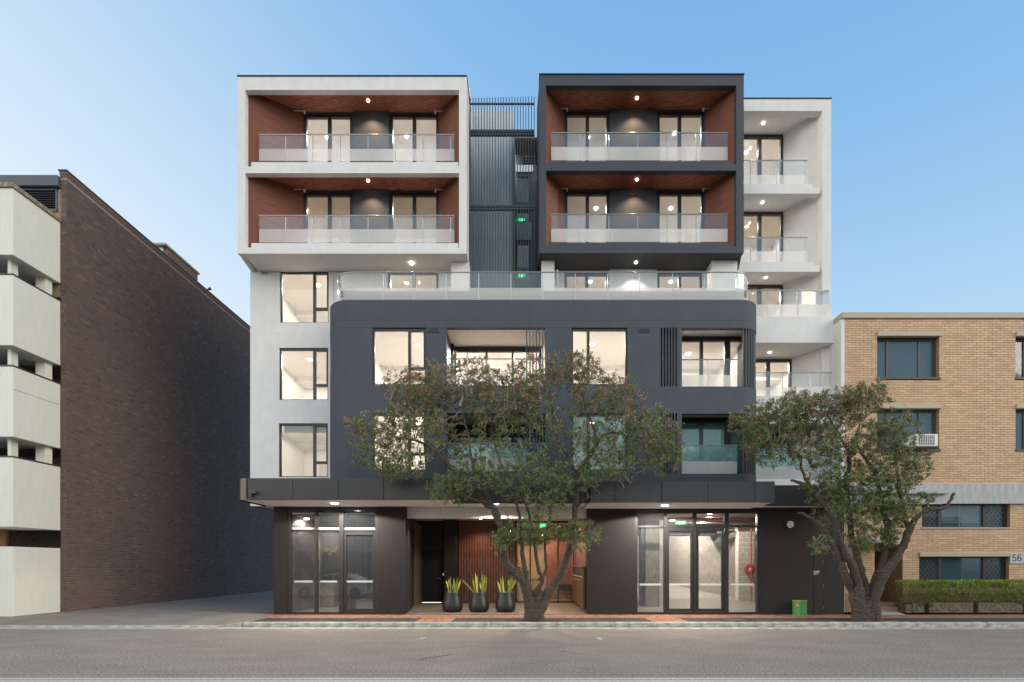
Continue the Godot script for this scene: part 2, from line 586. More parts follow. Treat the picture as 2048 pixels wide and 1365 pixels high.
func ramp_kerb(x0: float, x1: float) -> Shape:
	var s := Shape.new()
	var a := [Vector3(x0, -0.11, 2.41), Vector3(x1, 0.0, 2.41), Vector3(x1, 0.0, 2.2), Vector3(x0, -0.11, 2.2)]
	if x1 < x0:
		a = [a[1], a[0], a[3], a[2]]
	s.quad(a[0], a[1], a[2], a[3])
	var d := Vector3(0, 0.35, 0)
	s.quad(a[0] - d, a[1] - d, a[1], a[0])
	s.quad(a[2] - d, a[3] - d, a[3], a[2])
	return s


# ---------- parts of the block of flats ----------
func lamp(parent: Node, at: Vector3, r: float, energy: float, warm := false, cone := 88.0) -> void:   # a round fitting on a ceiling with its light just below
	var s := Shape.new().lathe(at, [[0.0, -0.03], [r * 0.85, -0.03], [r, -0.02], [r, 0.02]], 16)
	build("downlight", s, M.lamp_warm if warm else M.lamp, parent)
	var l: Light3D
	if cone > 0.0:
		var sp := SpotLight3D.new()
		sp.spot_angle = cone
		sp.spot_angle_attenuation = 0.6 if cone < 75.0 else 0.12
		sp.spot_range = 9.0
		l = sp
		l.rotation = Vector3(-PI / 2, 0, 0)
	else:
		var om := OmniLight3D.new()
		om.omni_range = 9.0
		om.omni_attenuation = 2.0
		l = om
	l.name = title("light", parent)
	l.position = at - Vector3(0, 0.05, 0)
	l.light_energy = energy
	l.light_size = r * 0.7
	l.light_color = Color(1.0, 0.84, 0.68) if warm else Color(1.0, 0.96, 0.91)
	l.shadow_enabled = true
	parent.add_child(l, true)


func room(parent: Node, x0: float, x1: float, y0: float, y1: float, zf: float, zb: float, m: Material, floor_mat: Material = null) -> void:
	var t := 0.06
	var s := Shape.new()
	s.box(x0 - t, x0, y0, y1, zb, zf)
	s.box(x1, x1 + t, y0, y1, zb, zf)
	s.box(x0 - t, x1 + t, y1, y1 + t, zb - t, zf)
	s.box(x0 - t, x1 + t, y0, y1, zb - t, zb)
	build("room", s, m, parent)
	if m == M.inside and y1 - y0 > 2.0:   # a door, a ducted-air grille and a skirting on the back wall
		var dx := lerpf(x0 + 0.3, x1 - 1.2, rng.randf())
		build("room_door", Shape.new().box(dx, dx + 0.86, y0, y0 + 2.1, zb, zb + 0.04).box(dx + 0.05, dx + 0.81, y0 + 0.01, y0 + 2.05, zb + 0.04, zb + 0.05), M.joinery, parent)
		var gx := lerpf(x0 + 0.3, x1 - 1.4, rng.randf())
		var gr := Shape.new()
		for k in 5:
			gr.box(gx, gx + 1.0, y1 - 0.42 + k * 0.035, y1 - 0.4 + k * 0.035, zb, zb + 0.03)
		build("air_grille", gr, M.joinery, parent)
		build("bulkhead", Shape.new().box(x0, x1, y1 - 0.22, y1 - 0.001, zb, zb + 0.9), m, parent)
	build("room_floor", Shape.new().box(x0 - t, x1 + t, y0 - t, y0, zb - t, zf), floor_mat if floor_mat else M.inside_floor, parent)


func window(parent: Node, x0: float, x1: float, y0: float, y1: float, z: float, xm: float, yt := -1.0, glazing: Material = null, mirrored := false) -> void:   # a fixed light beside a casement over a small awning light
	var g: Material = glazing if glazing else M.pane
	var s := Shape.new()
	var f := 0.075
	var d := 0.09
	s.box(x0, x1, y1 - f, y1, z - d, z)
	s.box(x0, x1, y0, y0 + f * 0.6, z - d, z)
	s.box(x0, x0 + f * 0.7, y0 + f * 0.6, y1 - f, z - d, z)
	s.box(x1 - f * 0.7, x1, y0 + f * 0.6, y1 - f, z - d, z)
	s.box(xm - 0.05, xm + 0.05, y0 + f * 0.6, y1 - f, z - d, z)
	var lo := y0 + f * 0.6
	var hi := y1 - f
	var spans := [[x0 + f * 0.7, xm - 0.05], [xm + 0.05, x1 - f * 0.7]]
	if mirrored:
		spans.reverse()
	var panes := [[spans[0][0], spans[0][1], lo, hi]]
	if yt > 0.0:
		s.box(spans[1][0], spans[1][1], yt - 0.05, yt + 0.05, z - d, z)
		panes.append([spans[1][0], spans[1][1], lo, yt - 0.05])
		panes.append([spans[1][0], spans[1][1], yt + 0.05, hi])
		s.box(spans[1][0], spans[1][1], hi - 0.03, hi, z - d, z + 0.015)
		s.box(spans[1][1] - 0.035, spans[1][1], yt + 0.05, hi - 0.03, z - d, z + 0.015)
	else:
		panes.append([spans[1][0], spans[1][1], lo, hi])
	var w := build("window", s, M.frame, parent)
	for p in panes:
		build("pane", Shape.new().box(p[0], p[1], p[2], p[3], z - 0.06, z - 0.05), g, w)


func sliding_door(parent: Node, x0: float, x1: float, y0: float, y1: float, z: float, stiles: Array, glazing: Material = null, head := 0.13) -> void:   # stiles: [centre, width]
	var g: Material = glazing if glazing else M.pane
	var s := Shape.new()
	var d := 0.11
	s.box(x0, x1, y1 - head, y1, z - d, z)
	s.box(x0, x1, y0, y0 + 0.09, z - d, z)
	var edges := [[x0, x0 + 0.1]]
	for k in stiles:
		edges.append([k[0] - k[1] / 2.0, k[0] + k[1] / 2.0])
	edges.append([x1 - 0.1, x1])
	for e in edges:
		s.box(e[0], e[1], y0 + 0.09, y1 - head, z - d + 0.01, z + 0.012)
	var o := build("sliding_door", s, M.frame, parent)
	for i in edges.size() - 1:
		build("pane", Shape.new().box(edges[i][1], edges[i + 1][0], y0 + 0.09, y1 - head, z - 0.06, z - 0.05), g, o)


func balustrade(parent: Node, pts: Array, y0: float, y1: float, yf: float, cuts: Array, teal := false) -> void:   # frameless glass along plan points; cuts are distances along it where panels meet
	var b := node("balustrade", parent)
	var rail := []
	var rs := []
	for p in pts:
		rail.append(Vector3(p.x, y1 + 0.02, p.y))
		rs.append(0.022)
	build("handrail", Shape.new().tube(rail, rs, 8), M.steel, b)
	var at := [0.0]
	for i in range(1, pts.size()):
		at.append(at[-1] + (pts[i] - pts[i - 1]).length())
	var place := func(s: float) -> Vector2:
		var i := 0
		while i < at.size() - 2 and s > at[i + 1]:
			i += 1
		return pts[i] + (pts[i + 1] - pts[i]).normalized() * (s - at[i])
	var stops := [0.0]
	stops.append_array(cuts)
	stops.append(at[-1])
	for k in stops.size() - 1:
		var line := [place.call(stops[k] + 0.008)]
		for i in at.size():
			if at[i] > stops[k] + 0.02 and at[i] < stops[k + 1] - 0.02:
				line.append(pts[i])
		line.append(place.call(stops[k + 1] - 0.008))
		build("glass_panel", Shape.new().wall(line, yf, y1, 0.012), M.pane_teal if teal else M.rail_glass, b)
		build("frosted_band", Shape.new().wall(line, y0, yf, 0.012), M.frost, b)
	for c in cuts:
		var p: Vector2 = place.call(c)
		build("post", Shape.new().box(p.x - 0.014, p.x + 0.014, y0, y1, p.y - 0.05, p.y - 0.02), M.steel, b)


func arc(c: Vector2, r: float, a0: float, a1: float, n: int) -> Array:   # plan points round a corner; angles in degrees, 0 = +x, 90 = +z
	var out := []
	for i in n + 1:
		var a := deg_to_rad(lerpf(a0, a1, float(i) / n))
		out.append(c + Vector2(cos(a), sin(a)) * r)
	return out


func vent(parent: Node, x: float, y: float, z: float, m: Material, w := 0.19) -> void:
	var s := Shape.new()
	s.box(x - w, x + w, y + 0.05, y + 0.075, z, z + 0.025)
	s.box(x - w, x + w, y - 0.075, y - 0.05, z, z + 0.025)
	s.box(x - w, x - w + 0.03, y - 0.05, y + 0.05, z, z + 0.025)
	s.box(x + w - 0.03, x + w, y - 0.05, y + 0.05, z, z + 0.025)
	s.box(x - w + 0.03, x + w - 0.03, y - 0.012, y + 0.012, z, z + 0.02)
	var v := build("wall_vent", s, m, parent)
	build("grille", Shape.new().box(x - w + 0.03, x + w - 0.03, y - 0.05, y + 0.05, z + 0.002, z + 0.006), M.black, v)


func balcony_box(parent: Node, x0: float, x1: float, yt: float, yb: float, ix0: float, ix1: float, floors: Array, skin: Material, d: Dictionary) -> void:   # a framed box of two wood-lined balconies; floors: top of opening, top of upstand, bottom of opening
	var b := node("balcony_box", parent)
	var holes := []
	for f in floors:
		holes.append([ix0 - x0, ix1 - x0, f[2], f[0]])
	build("frame", Shape.new().wall([Vector2(x0, -0.9), Vector2(x1, -0.9)], yb, yt, 0.2, holes), skin, b)
	var body := Shape.new()
	body.prism(PackedVector2Array([Vector2(x0, -1.1), Vector2(x0 + 0.16, -1.1), Vector2(d.back0 + 0.16, -2.25), Vector2(d.back0, -2.25)]), yb, yt)
	body.prism(PackedVector2Array([Vector2(x1 - 0.16, -1.1), Vector2(x1, -1.1), Vector2(d.back1, -2.25), Vector2(d.back1 - 0.16, -2.25)]), yb, yt)
	body.box(x0 + 0.17, x1 - 0.17, yt - 0.2, yt - 0.004, -2.25, -1.1)
	build("outer_shell", body, skin, b)
	build("underside", Shape.new().box(x0 + 0.17, x1 - 0.17, yb + 0.004, yb + 0.2, -2.25, -1.1), d.under, b)
	build("coping", Shape.new().cbox(x0 - 0.02, x1 + 0.02, yt, yt + 0.05, -2.3, -0.9 + 0.03, 0.012), M.frame, b)
	for i in floors.size():
		var f: Array = floors[i]
		var slab := Shape.new().box(x0 + 0.17, x1 - 0.17, d.ceil[i + 1] + 0.085 if i + 1 < floors.size() else yb + 0.21, f[2] + 0.1, -2.25, -1.1)
		slab.cbox(d.up0, d.up1, f[2], f[1], -1.3, -0.9 - 0.03, 0.015)
		build("floor_slab", slab, skin, b)
		var yc: float = d.ceil[i]
		build("timber_lining", Shape.new().prism(PackedVector2Array([Vector2(ix0, -1.1), Vector2(d.back_in0, -2.0), Vector2(d.back_in0 - 0.1, -2.2), Vector2(ix0 - 0.1, -1.15)]), f[2], yc), M.wood, b)
		build("timber_lining", Shape.new().prism(PackedVector2Array([Vector2(ix1, -1.1), Vector2(ix1 + 0.1, -1.15), Vector2(d.back_in1 + 0.1, -2.2), Vector2(d.back_in1, -2.0)]), f[2], yc), M.wood, b)
		build("timber_ceiling", Shape.new().box(x0 + 0.17, x1 - 0.17, yc, yc + 0.08, -2.2, -1.1), M.wood_ceiling, b)
		var hz := PackedFloat32Array([d.door[0], d.door[1], d.door[2], d.door[3]])
		var back := Shape.new().wall([Vector2(d.back_in0 - 0.1, -2.0), Vector2(d.back_in1 + 0.1, -2.0)], f[2], yc, 0.2, [[hz[0] - d.back_in0 + 0.1, hz[1] - d.back_in0 + 0.1, f[2] + 0.05, d.head[i]], [hz[2] - d.back_in0 + 0.1, hz[3] - d.back_in0 + 0.1, f[2] + 0.05, d.head[i]]])
		back.box(hz[1] + 0.03, hz[2] - 0.03, f[2], yc - 0.02, -2.0, -1.94)
		build("back_wall", back, d.wall, b)
		for k in 2:
			var a: float = hz[2 * k]
			var c: float = hz[2 * k + 1]
			sliding_door(parent, a, c, f[2] + 0.05, d.head[i], -2.03, [[d.stile[k], 0.13]])
			for g in [[d.back_in0 + 0.02, 1.0], [d.back_in1 - 0.02, -1.0]]:
				if k == 0:
					var br := Shape.new().tube([Vector3(g[0] - 0.35 * g[1], yc - 0.07, -1.85), Vector3(g[0] + 0.1 * g[1], yc - 0.09, -1.85)], [0.012, 0.012], 6)
					br.box(g[0] + 0.1 * g[1] - 0.025, g[0] + 0.1 * g[1] + 0.025, yc - 0.17, yc - 0.06, -1.89, -1.82)
					build("wall_bracket", br, M.offwhite, b)
		room(parent, d.back_in0 - 0.9, d.back_in1 + 0.9, f[2] + 0.03, d.head[i] + 0.12, -2.2, -5.6, M.inside)
		for l in d.lights[i]:
			lamp(parent, Vector3(l[0], d.head[i] + 0.12, l[1]), 0.07, 3.4, false, 88.0)
		lamp(parent, Vector3(d.spot, yc, -1.5), 0.055, 1.5, true, 58.0)


func flats() -> void:
	var B := node("apartment_building", self, Vector3(0, 0, 0))
	tag(B, "modern white and charcoal block of flats with timber-lined framed balconies, tallest in the street", "building")
	# ----- white upper-left wall with three windows, running behind the terrace
	var wx := -11.157
	var holes := []
	var wins := [[-9.979, -8.023, 11.450, 13.536, 12.039], [-9.999, -8.043, 8.366, 10.452, 8.975], [-10.019, -8.053, 5.283, 7.438, 5.881]]
	for w in wins:
		holes.append([w[0] - wx, w[1] - wx, w[2], w[3]])
	build("white_wall", Shape.new().wall([Vector2(wx, -2.0), Vector2(-7.804, -2.0)], 4.13, 13.477, 0.22, holes), M.white, B)
	build("white_wall", Shape.new().box(-7.804, -6.666, 4.13, 11.762 - 0.004, -2.0 - 0.22, -2.0), M.white, B)
	for i in 3:
		var w: Array = wins[i]
		window(B, w[0], w[1], w[2], w[3], -2.0 - 0.06, -8.622, w[4], M.pane if i < 2 else M.pane_dark)
		room(B, wx + 0.2, -7.365, w[2] - 0.7, w[3] + 0.12, -2.0 - 0.22, -6.2, M.inside)
		lamp(B, Vector3([-9.010, -9.397, -8.964][i], w[3] + 0.12, [-3.2, -3.4, -3.0][i]), 0.1, [6.0, 5.6, 4.0][i])
	for q in [[-7.963, -7.724]]:
		build("wall_joint", Shape.new().box(wx + 0.3, q[0], 11.011, 11.031, -2.0, -2.0 + 0.004), M.white, B)
	vent(B, -10.568, 13.426, -2.0, M.white, 0.17)
	# blind pulled up and packing cases in the lowest of the three rooms
	build("rolled_blind", Shape.new().box(wins[2][0] + 0.1, wins[2][1] - 0.1, wins[2][3] - 0.3, wins[2][3] - 0.05, -2.0 - 0.32, -2.0 - 0.26), M.blind, B)
	# ----- terrace storey behind the glass: wall, doors, piers
	var ty := 11.762
	var tx0 := -7.824
	var tx1 := -2.415
	build("terrace_wall", Shape.new().wall([Vector2(tx0, -2.0), Vector2(tx1, -2.0)], ty, 13.477, 0.2, [[-5.668 - tx0, -3.632 - tx0, ty + 0.05, 13.566]]), M.white, B)
	sliding_door(B, -5.668, -3.632, ty + 0.05, 13.566, -2.0 - 0.05, [[-4.630, 0.1]])
	room(B, tx0 + 0.2, tx1 - 0.3, ty, 13.566 + 0.06, -2.0 - 0.2, -6.0, M.inside)
	lamp(B, Vector3(-5.164, 13.566 + 0.06, -3.0), 0.07, 2.9, false, 88.0)
	build("terrace_pier", Shape.new().box(-3.036, -2.330, ty, 13.477 + 0.02, -2.0, -1.4), M.white, B)
	tx0 = 0.459
	tx1 = 8.642
	build("terrace_wall", Shape.new().wall([Vector2(tx0, -2.0), Vector2(tx1, -2.0)], ty, 13.524 + 0.03, 0.2, [[1.397 - tx0, 3.153 - tx0, ty + 0.05, 13.506], [5.109 - tx0, 6.906 - tx0, ty + 0.05, 13.506]]), M.white, B)
	build("terrace_pier", Shape.new().box(3.177, 5.063, ty, 13.524, -2.0, -1.9), M.white, B)
	sliding_door(B, 1.397, 3.153, ty + 0.05, 13.506, -2.0 - 0.05, [[2.295, 0.12]])
	sliding_door(B, 5.109, 6.906, ty + 0.05, 13.506, -2.0 - 0.05, [[6.028, 0.1]])
	room(B, tx0 + 0.1, tx1 - 0.2, ty, 13.506 + 0.06, -2.0 - 0.2, -6.0, M.inside)
	lamp(B, Vector3(2.515, 13.506 + 0.06, -2.8), 0.07, 2.9, false, 88.0)
	lamp(B, Vector3(5.882, 13.506 + 0.06, -2.8), 0.07, 2.9, false, 88.0)
	build("terrace_pier", Shape.new().box(0.463, 0.964, ty, 13.524 + 0.02, -2.0, -1.35), M.white, B)
	build("terrace_pier", Shape.new().box(7.040, 8.023, ty, 13.524 + 0.02, -2.0, -1.35), M.white, B)
	lamp(B, Vector3(4.130, 13.524, -1.45), 0.06, 1.3, false, 55.0)
	lamp(B, Vector3(-4.576, 13.477, -1.45), 0.06, 0.7, false, 60.0)
	build("wall_camera", Shape.new().tube([Vector3(1.104, 12.538, -1.3), Vector3(1.049, 12.888, -0.9)], [0.012, 0.03], 8), M.offwhite, B)
	# ----- the two framed boxes
	balcony_box(B, -10.992, -2.371, 20.168, 13.505, -10.709, -2.654,
		[[19.669, 16.987, 16.789], [16.535, 13.928, 13.731]], M.white,
		{"back0": -11.167, "back1": -2.395, "up0": -10.502, "up1": -2.682, "ceil": [19.853, 16.739], "head": [19.813, 16.679],
		"back_in0": -9.041, "back_in1": -3.613, "door": [-9.011, -7.075, -5.568, -3.632], "stile": [-8.003, -4.610],
		"lights": [[[-8.586, -3.2], [-5.202, -3.15]], [[-8.860, -3.1], [-5.118, -3.15]]], "spot": -6.280, "wall": M.dark_box, "under": M.white})
	balustrade(B, [Vector2(-10.332, -1.15), Vector2(-2.862, -1.15)], 17.215, 18.188, 17.663, [1.01, 2.05, 3.1, 4.16, 5.21, 6.26, 7.32])
	balustrade(B, [Vector2(-10.332, -1.15), Vector2(-2.862, -1.15)], 14.095, 15.097, 14.601, [1.01, 2.05, 3.1, 4.16, 5.21, 6.26, 7.32])
	balcony_box(B, 0.376, 8.074, 20.233, 13.524, 0.631, 7.792,
		[[19.838, 17.024, 16.874], [16.629, 13.947, 13.787]], M.dark_box,
		{"back0": 0.299, "back1": 8.403, "up0": 0.715, "up1": 7.623, "ceil": [19.952, 16.779], "head": [19.892, 16.719],
		"back_in0": 1.377, "back_in1": 7.005, "door": [1.417, 3.173, 5.109, 6.966], "stile": [2.315, 6.008],
		"lights": [[[2.492, -3.3], [6.118, -3.1]], [[2.806, -3.1], [5.970, -3.1]]], "spot": 4.180, "wall": M.dark_box, "under": M.dark_box})
	for y in [[17.234, 18.255, 17.740], [14.115, 15.145, 14.611]]:
		balustrade(B, [Vector2(0.820, -1.15), Vector2(7.575, -1.15)], y[0], y[1], y[2], [1.12, 2.22, 3.32, 4.44, 5.55])
	for y in [19.763, 16.559]:
		vent(B, 4.131, y, -1.94, M.frame, 0.16)
	# ----- the slatted screen and what stands behind it
	var scr := node("slat_screen", B)
	for k in 24:
		var x: float = lerpf(-2.328, 0.187, k / 23.0)
		build("slat", Shape.new().box(x - 0.015, x + 0.015, ty, lerpf(20.151, 20.200, k / 23.0), -1.75, -1.7), M.slat, scr)
	for r in [[207.5, 205.5]]:
		build("rail", Shape.new().box(-2.360, 0.197, 19.953, 20.002, -1.8, -1.752), M.slat, scr)
	for r in [[18.850, 18.948], [18.742, 18.820], [15.895, 15.974], [15.796, 15.865]]:
		build("rail", Shape.new().box(-2.360, 0.197, r[0], r[1], -1.85, -1.752), M.slat, scr)
	var core := Shape.new()
	var cc := [Vector2(-2.689, -3.5)]
	cc.append_array(arc(Vector2(-0.667 - 0.25, -3.75), 0.25, 90, 0, 6))
	cc.append_array([Vector2(-0.667, -9.0), Vector2(-2.689, -9.0)])
	core.prism(PackedVector2Array(cc), ty - 0.5, 21.365)
	build("lift_core", core, M.core, B)
	var lx := -0.980
	build("lobby_wall", Shape.new().wall([Vector2(lx, -7.0), Vector2(0.402, -7.0)], 10.0, 21.899, 0.25, [[-0.729 - lx, 0.101 - lx, 20.014, 21.471], [-0.729 - lx, 0.101 - lx, 19.034, 19.687], [-0.729 - lx, 0.101 - lx, 16.119, 18.079]]), M.panel, B)
	build("spandrel", Shape.new().box(-0.754, 0.075, 18.104, 18.984, -6.99, -6.95).box(-0.754, 0.176, 21.522, 21.848, -6.99, -6.95), M.core, B)
	for y in [[20.014, 21.471], [19.034, 19.687], [16.119, 18.079]]:
		var w := build("window", Shape.new().box(-0.729, 0.101, y[1] - 0.12, y[1], -7.12, -7.04).box(-0.729, 0.101, y[0], y[0] + 0.06, -7.12, -7.04).box(-0.025, 0.101, y[0] + 0.06, y[1] - 0.12, -7.12, -7.04), M.frame, B)
		build("pane", Shape.new().box(-0.729, -0.025, y[0] + 0.06, y[1] - 0.12, -7.1, -7.09), M.pane_dark, w)
	room(B, lx - 0.3, 0.477, 10.2, 20.265 + 3.2, -7.25, -10.5, M.inside_dark)
	for y in [19.536, 16.672]:
		build("exit_sign", Shape.new().box(-0.590, -0.231, y - 0.08, y + 0.1, -7.62, -7.58), M.exit_dim, B)
		var gl := OmniLight3D.new()
		gl.name = title("light", B)
		gl.position = Vector3(-0.410, y, -7.5)
		gl.light_color = Color(0.1, 1.0, 0.45)
		gl.light_energy = 0.03
		gl.light_size = 0.1
		gl.shadow_enabled = true
		B.add_child(gl, true)
	var tank := Shape.new().lathe(Vector3(-0.706, 22.727, -8.6), [[0.36, 0.0], [0.36, 1.05], [0.3, 1.2], [0.0, 1.26]], 24)
	build("water_tank", tank, M.offwhite, B)
	var rr := Shape.new()
	for y in [22.406, 22.242, 22.116, 22.003]:
		rr.box(-0.628, 0.327, y - 0.012, y + 0.012, -7.14, -7.1)
	rr.box(-0.226, -0.126, 22.376, 22.577, -7.3, -7.2)
	build("roof_railing", rr, M.slat, B)
	# ----- charcoal middle volume with rounded ends
	var x0 := -7.475
	var x1 := 8.414
	var line := [Vector2(x0, -2.0 - 0.02)]
	line.append_array(arc(Vector2(x0 + 1.0, -1.0), 1.0, 180, 90, 14))
	line.append_array(arc(Vector2(x1 - 0.8, -0.8), 0.8, 90, 0, 14))
	line.append(Vector2(x1, -2.0 + 0.1))
	var a0 := 0.98 + 14 * 2.0 * sin(deg_to_rad(90.0 / 28.0))   # arc length up to the start of the straight front
	a0 = a0 + (-2.0 * -1.0 + 0.02 - 1.0) - 0.98
	var o := a0 - (x0 + 1.0)   # distance along the wall = x + o on the straight front
	var corner := 0.8 * 14 * 2.0 * sin(deg_to_rad(90.0 / 28.0))
	var top := 11.270
	var spans := [[8.228, 10.268, 8.166, 10.250], [5.160, 7.209, 5.044, 7.191]]
	holes = []
	for s in spans:
		holes.append([-5.627 + o, -3.703 + o, s[0], s[1]])
		holes.append([-2.970 + o, 0.590 + o, s[0] - 0.03, s[1]])
		holes.append([1.503 + o, 3.507 + o, s[0], s[1]])
		holes.append([4.651 + o, 5.331 + o, s[2], s[1]])
		holes.append([5.457 + o, x1 - 0.8 + o + corner - 0.02, s[2], s[3]])
	build("charcoal_wall", Shape.new().wall(line, 3.95, top, 0.16, holes), M.render, B)
	build("terrace_floor", Shape.new().prism(PackedVector2Array([Vector2(x0 + 0.6, -0.3), Vector2(x1 - 0.5, -0.3), Vector2(x1 - 0.2, -2.0), Vector2(x0 + 0.2, -2.0)]), ty - 0.2, ty), M.tile, B)
	for y in [10.536, 10.286]:
		build("wall_joint", Shape.new().wall(line.slice(1, 31), y - 0.006, y + 0.006, 0.02), M.dark_box, B).position.z = 0.004
	vent(B, -3.435, 10.178, 0.0, M.render, 0.2)
	vent(B, 4.115, 10.170, 0.0, M.render, 0.2)
	# glass of the terrace, curved at both ends
	var gp := [Vector2(-7.152, -1.5)]
	gp.append_array(arc(Vector2(-7.171 + 0.75, -0.95), 0.75, 180, 90, 10))
	gp.append_array(arc(Vector2(8.165 - 0.7, -0.9), 0.7, 90, 0, 10))
	gp.append(Vector2(8.165, -1.8))
	var cuts := []
	for x in [-5.302, -4.180, -3.022, -1.837, -0.670, 0.489, 1.665, 2.841, 3.999, 5.194, 6.352, 7.510]:
		cuts.append(x - (-7.171 + 0.75) + 0.55 + 0.75 * 1.5645)
	balustrade(B, gp, 11.352, 12.357, 11.814, cuts)
	# windows and balconies of the middle volume
	for i in 2:
		var s: Array = spans[i]
		var lit := i == 0
		window(B, -5.618, -3.712, s[0], s[1], -0.05, -4.312, s[0] + 0.6, M.pane)
		room(B, -6.423, -3.202, s[0] - 0.5, s[1] + 0.1, -0.16, -4.5, M.inside)
		lamp(B, Vector3(-4.376, s[1] + 0.1, -1.6), 0.08, 7.6)
		window(B, 1.512, 3.498, s[0], s[1], -0.05, 2.111, -1.0, M.pane if lit else M.pane_teal)
		room(B, 1.091, 4.312, s[0] - 0.5, s[1] + 0.1, -0.16, -4.5, M.inside)
		lamp(B, Vector3(2.443, s[1] + 0.1, -1.5), 0.08, 7.6 if lit else 1.0)
		# wide loggia
		var lo: float = s[0] - 0.03
		var ce: float = s[1] + 0.06
		var lx0 := -2.970 - 0.05
		var lx1 := 0.590 + 0.05
		build("loggia_ceiling", Shape.new().box(lx0, lx1, ce, ce + 0.1, -1.9, -0.16), M.soffit, B)
		build("loggia_floor", Shape.new().box(lx0, lx1, lo - 0.15, lo - 0.02, -1.9, -0.16), M.tile, B)
		build("loggia_side", Shape.new().box(lx0 - 0.1, lx0, lo - 0.1, ce + 0.1, -1.9, -0.16), M.frame_bronze, B)
		build("loggia_side", Shape.new().box(lx1, lx1 + 0.1, lo - 0.1, ce + 0.1, -1.9, -0.16), M.frame_bronze, B)
		build("loggia_pier", Shape.new().box(lx0, -2.939, lo, ce, -1.9, -1.35), M.frame, B)
		sliding_door(B, -2.971, 0.469, lo, ce, -1.62, [[-1.681, 0.08], [-0.655, 0.08]], M.pane if lit else M.pane_teal, 0.2)
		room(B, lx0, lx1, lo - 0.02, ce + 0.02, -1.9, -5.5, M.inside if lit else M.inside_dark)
		if lit:
			lamp(B, Vector3(-2.404, ce + 0.02, -2.5), 0.1, 6.0)
			lamp(B, Vector3(-0.306, ce + 0.02, -2.5), 0.1, 6.0)
			build("cupboard", Shape.new().box(-1.361, 0.761, lo, lo + 2.2, -5.4, -4.9), M.offwhite, B)
		balustrade(B, [Vector2(lx0 + 0.06, -0.1), Vector2(lx1 - 0.06, -0.1)], lo, 9.177 if lit else 6.135, 8.676 if lit else 5.634, [1.42], not lit)
		var ls := node("slat_screen", B)
		for x in [-0.098, 0.018, 0.125, 0.242, 0.358, 0.474, 0.572]:
			build("slat", Shape.new().box(x - 0.02, x + 0.02, lo, s[1], -0.05, 0.0), M.slat, ls)
		# corner balcony with slats on both sides
		var cy0: float = s[2]
		var cy1: float = s[3] + 0.16
		build("balcony_ceiling", Shape.new().box(4.312, x1 - 0.3, cy1, cy1 + 0.1, -1.9, -0.18), M.soffit, B)
		build("balcony_floor", Shape.new().prism(PackedVector2Array([Vector2(4.312, -0.18), Vector2(x1 - 0.8, -0.18), Vector2(x1 - 0.3, -0.6), Vector2(x1 - 0.18, -1.9), Vector2(4.312, -1.9)]), cy0 - 0.15, cy0), M.tile, B)
		sliding_door(B, 5.115, 8.323, cy0, cy1, -0.95, [[6.502, 0.11], [7.474, 0.22]], M.pane if lit else M.pane_teal, 0.18)
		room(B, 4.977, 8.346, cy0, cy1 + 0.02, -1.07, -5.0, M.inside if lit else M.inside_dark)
		if lit:
			lamp(B, Vector3(6.506, cy1 + 0.02, -2.5), 0.1, 6.0)
		balustrade(B, [Vector2(5.458, -0.12), Vector2(7.494, -0.12)], cy0, 9.159 if lit else 6.064, 8.622 if lit else 5.509, [0.98], not lit)
		var fs := node("slat_screen", B)
		build("backing", Shape.new().box(4.598, 5.403, cy0 - 0.05, cy1 + 0.05, -0.45, -0.4), M.black, fs)
		for k in 7:
			var x: float = lerpf(4.678, 5.304, k / 6.0)
			build("slat", Shape.new().box(x - 0.022, x + 0.022, cy0, s[1], -0.07, 0.0), M.slat, fs)
		var cs := node("slat_screen", B)
		var cx := Vector2(x1 - 0.8, -0.8)
		build("backing", Shape.new().wall(arc(cx, 0.66, 84, 0, 10), cy0, s[3], 0.02), M.black, cs)  # black sheet put in for the darkness between the corner slats
		for k in 11:
			var a := deg_to_rad(86.0 - 8.4 * k)
			var p := cx + Vector2(cos(a), sin(a)) * 0.76
			build("slat", Shape.new().tube([Vector3(p.x, cy0, p.y), Vector3(p.x, s[3], p.y)], [0.026, 0.026], 8), M.slat, cs)
	# ----- white wing on the right
	var rx := 7.983
	var rx1 := 12.024
	var decks := [[19.865, 16.999, 16.810, 16.571], [16.571, 13.893, 13.714, 13.455], [13.455, 11.604, 11.604, 10.569]]
	build("wing_frame", Shape.new().wall([Vector2(11.665, -1.95), Vector2(rx1, -1.95)], 11.604, 20.343, 0.3), M.white, B)
	build("wing_frame", Shape.new().box(rx, 11.665, decks[0][0], 20.343, -1.95 - 0.3, -1.95), M.white, B)
	build("coping", Shape.new().cbox(rx - 0.02, rx1 + 0.02, 20.343, 20.383, -9.0, -1.95 + 0.03, 0.01), M.frame, B)
	build("wing_side", Shape.new().box(rx1 - 0.2, rx1, 3.9, 20.343 - 0.01, -12.0, -1.95 - 0.302), M.white, B)
	var bx := 10.801
	for i in 3:
		var d: Array = decks[i]
		var yc: float = d[0] + 0.26
		var fl: float = d[1] - 0.1 if i < 2 else d[1] - 0.3
		if i < 2:
			var slab := Shape.new().box(rx, 11.566, d[3], d[2], -1.95 - 0.25, -1.95)
			slab.cbox(rx, 11.307, d[2], d[1], -1.95 - 0.3, -1.95 - 0.04, 0.012)
			slab.box(rx, rx1 - 0.2, d[3] + 0.33, fl, -3.3 - 0.2, -1.95 - 0.25)
			build("floor_slab", slab, M.white, B)
		build("balcony_ceiling", Shape.new().box(rx, rx1 - 0.2, yc, yc + 0.06, -3.3 - 0.2, -1.95 - 0.3), M.white, B)
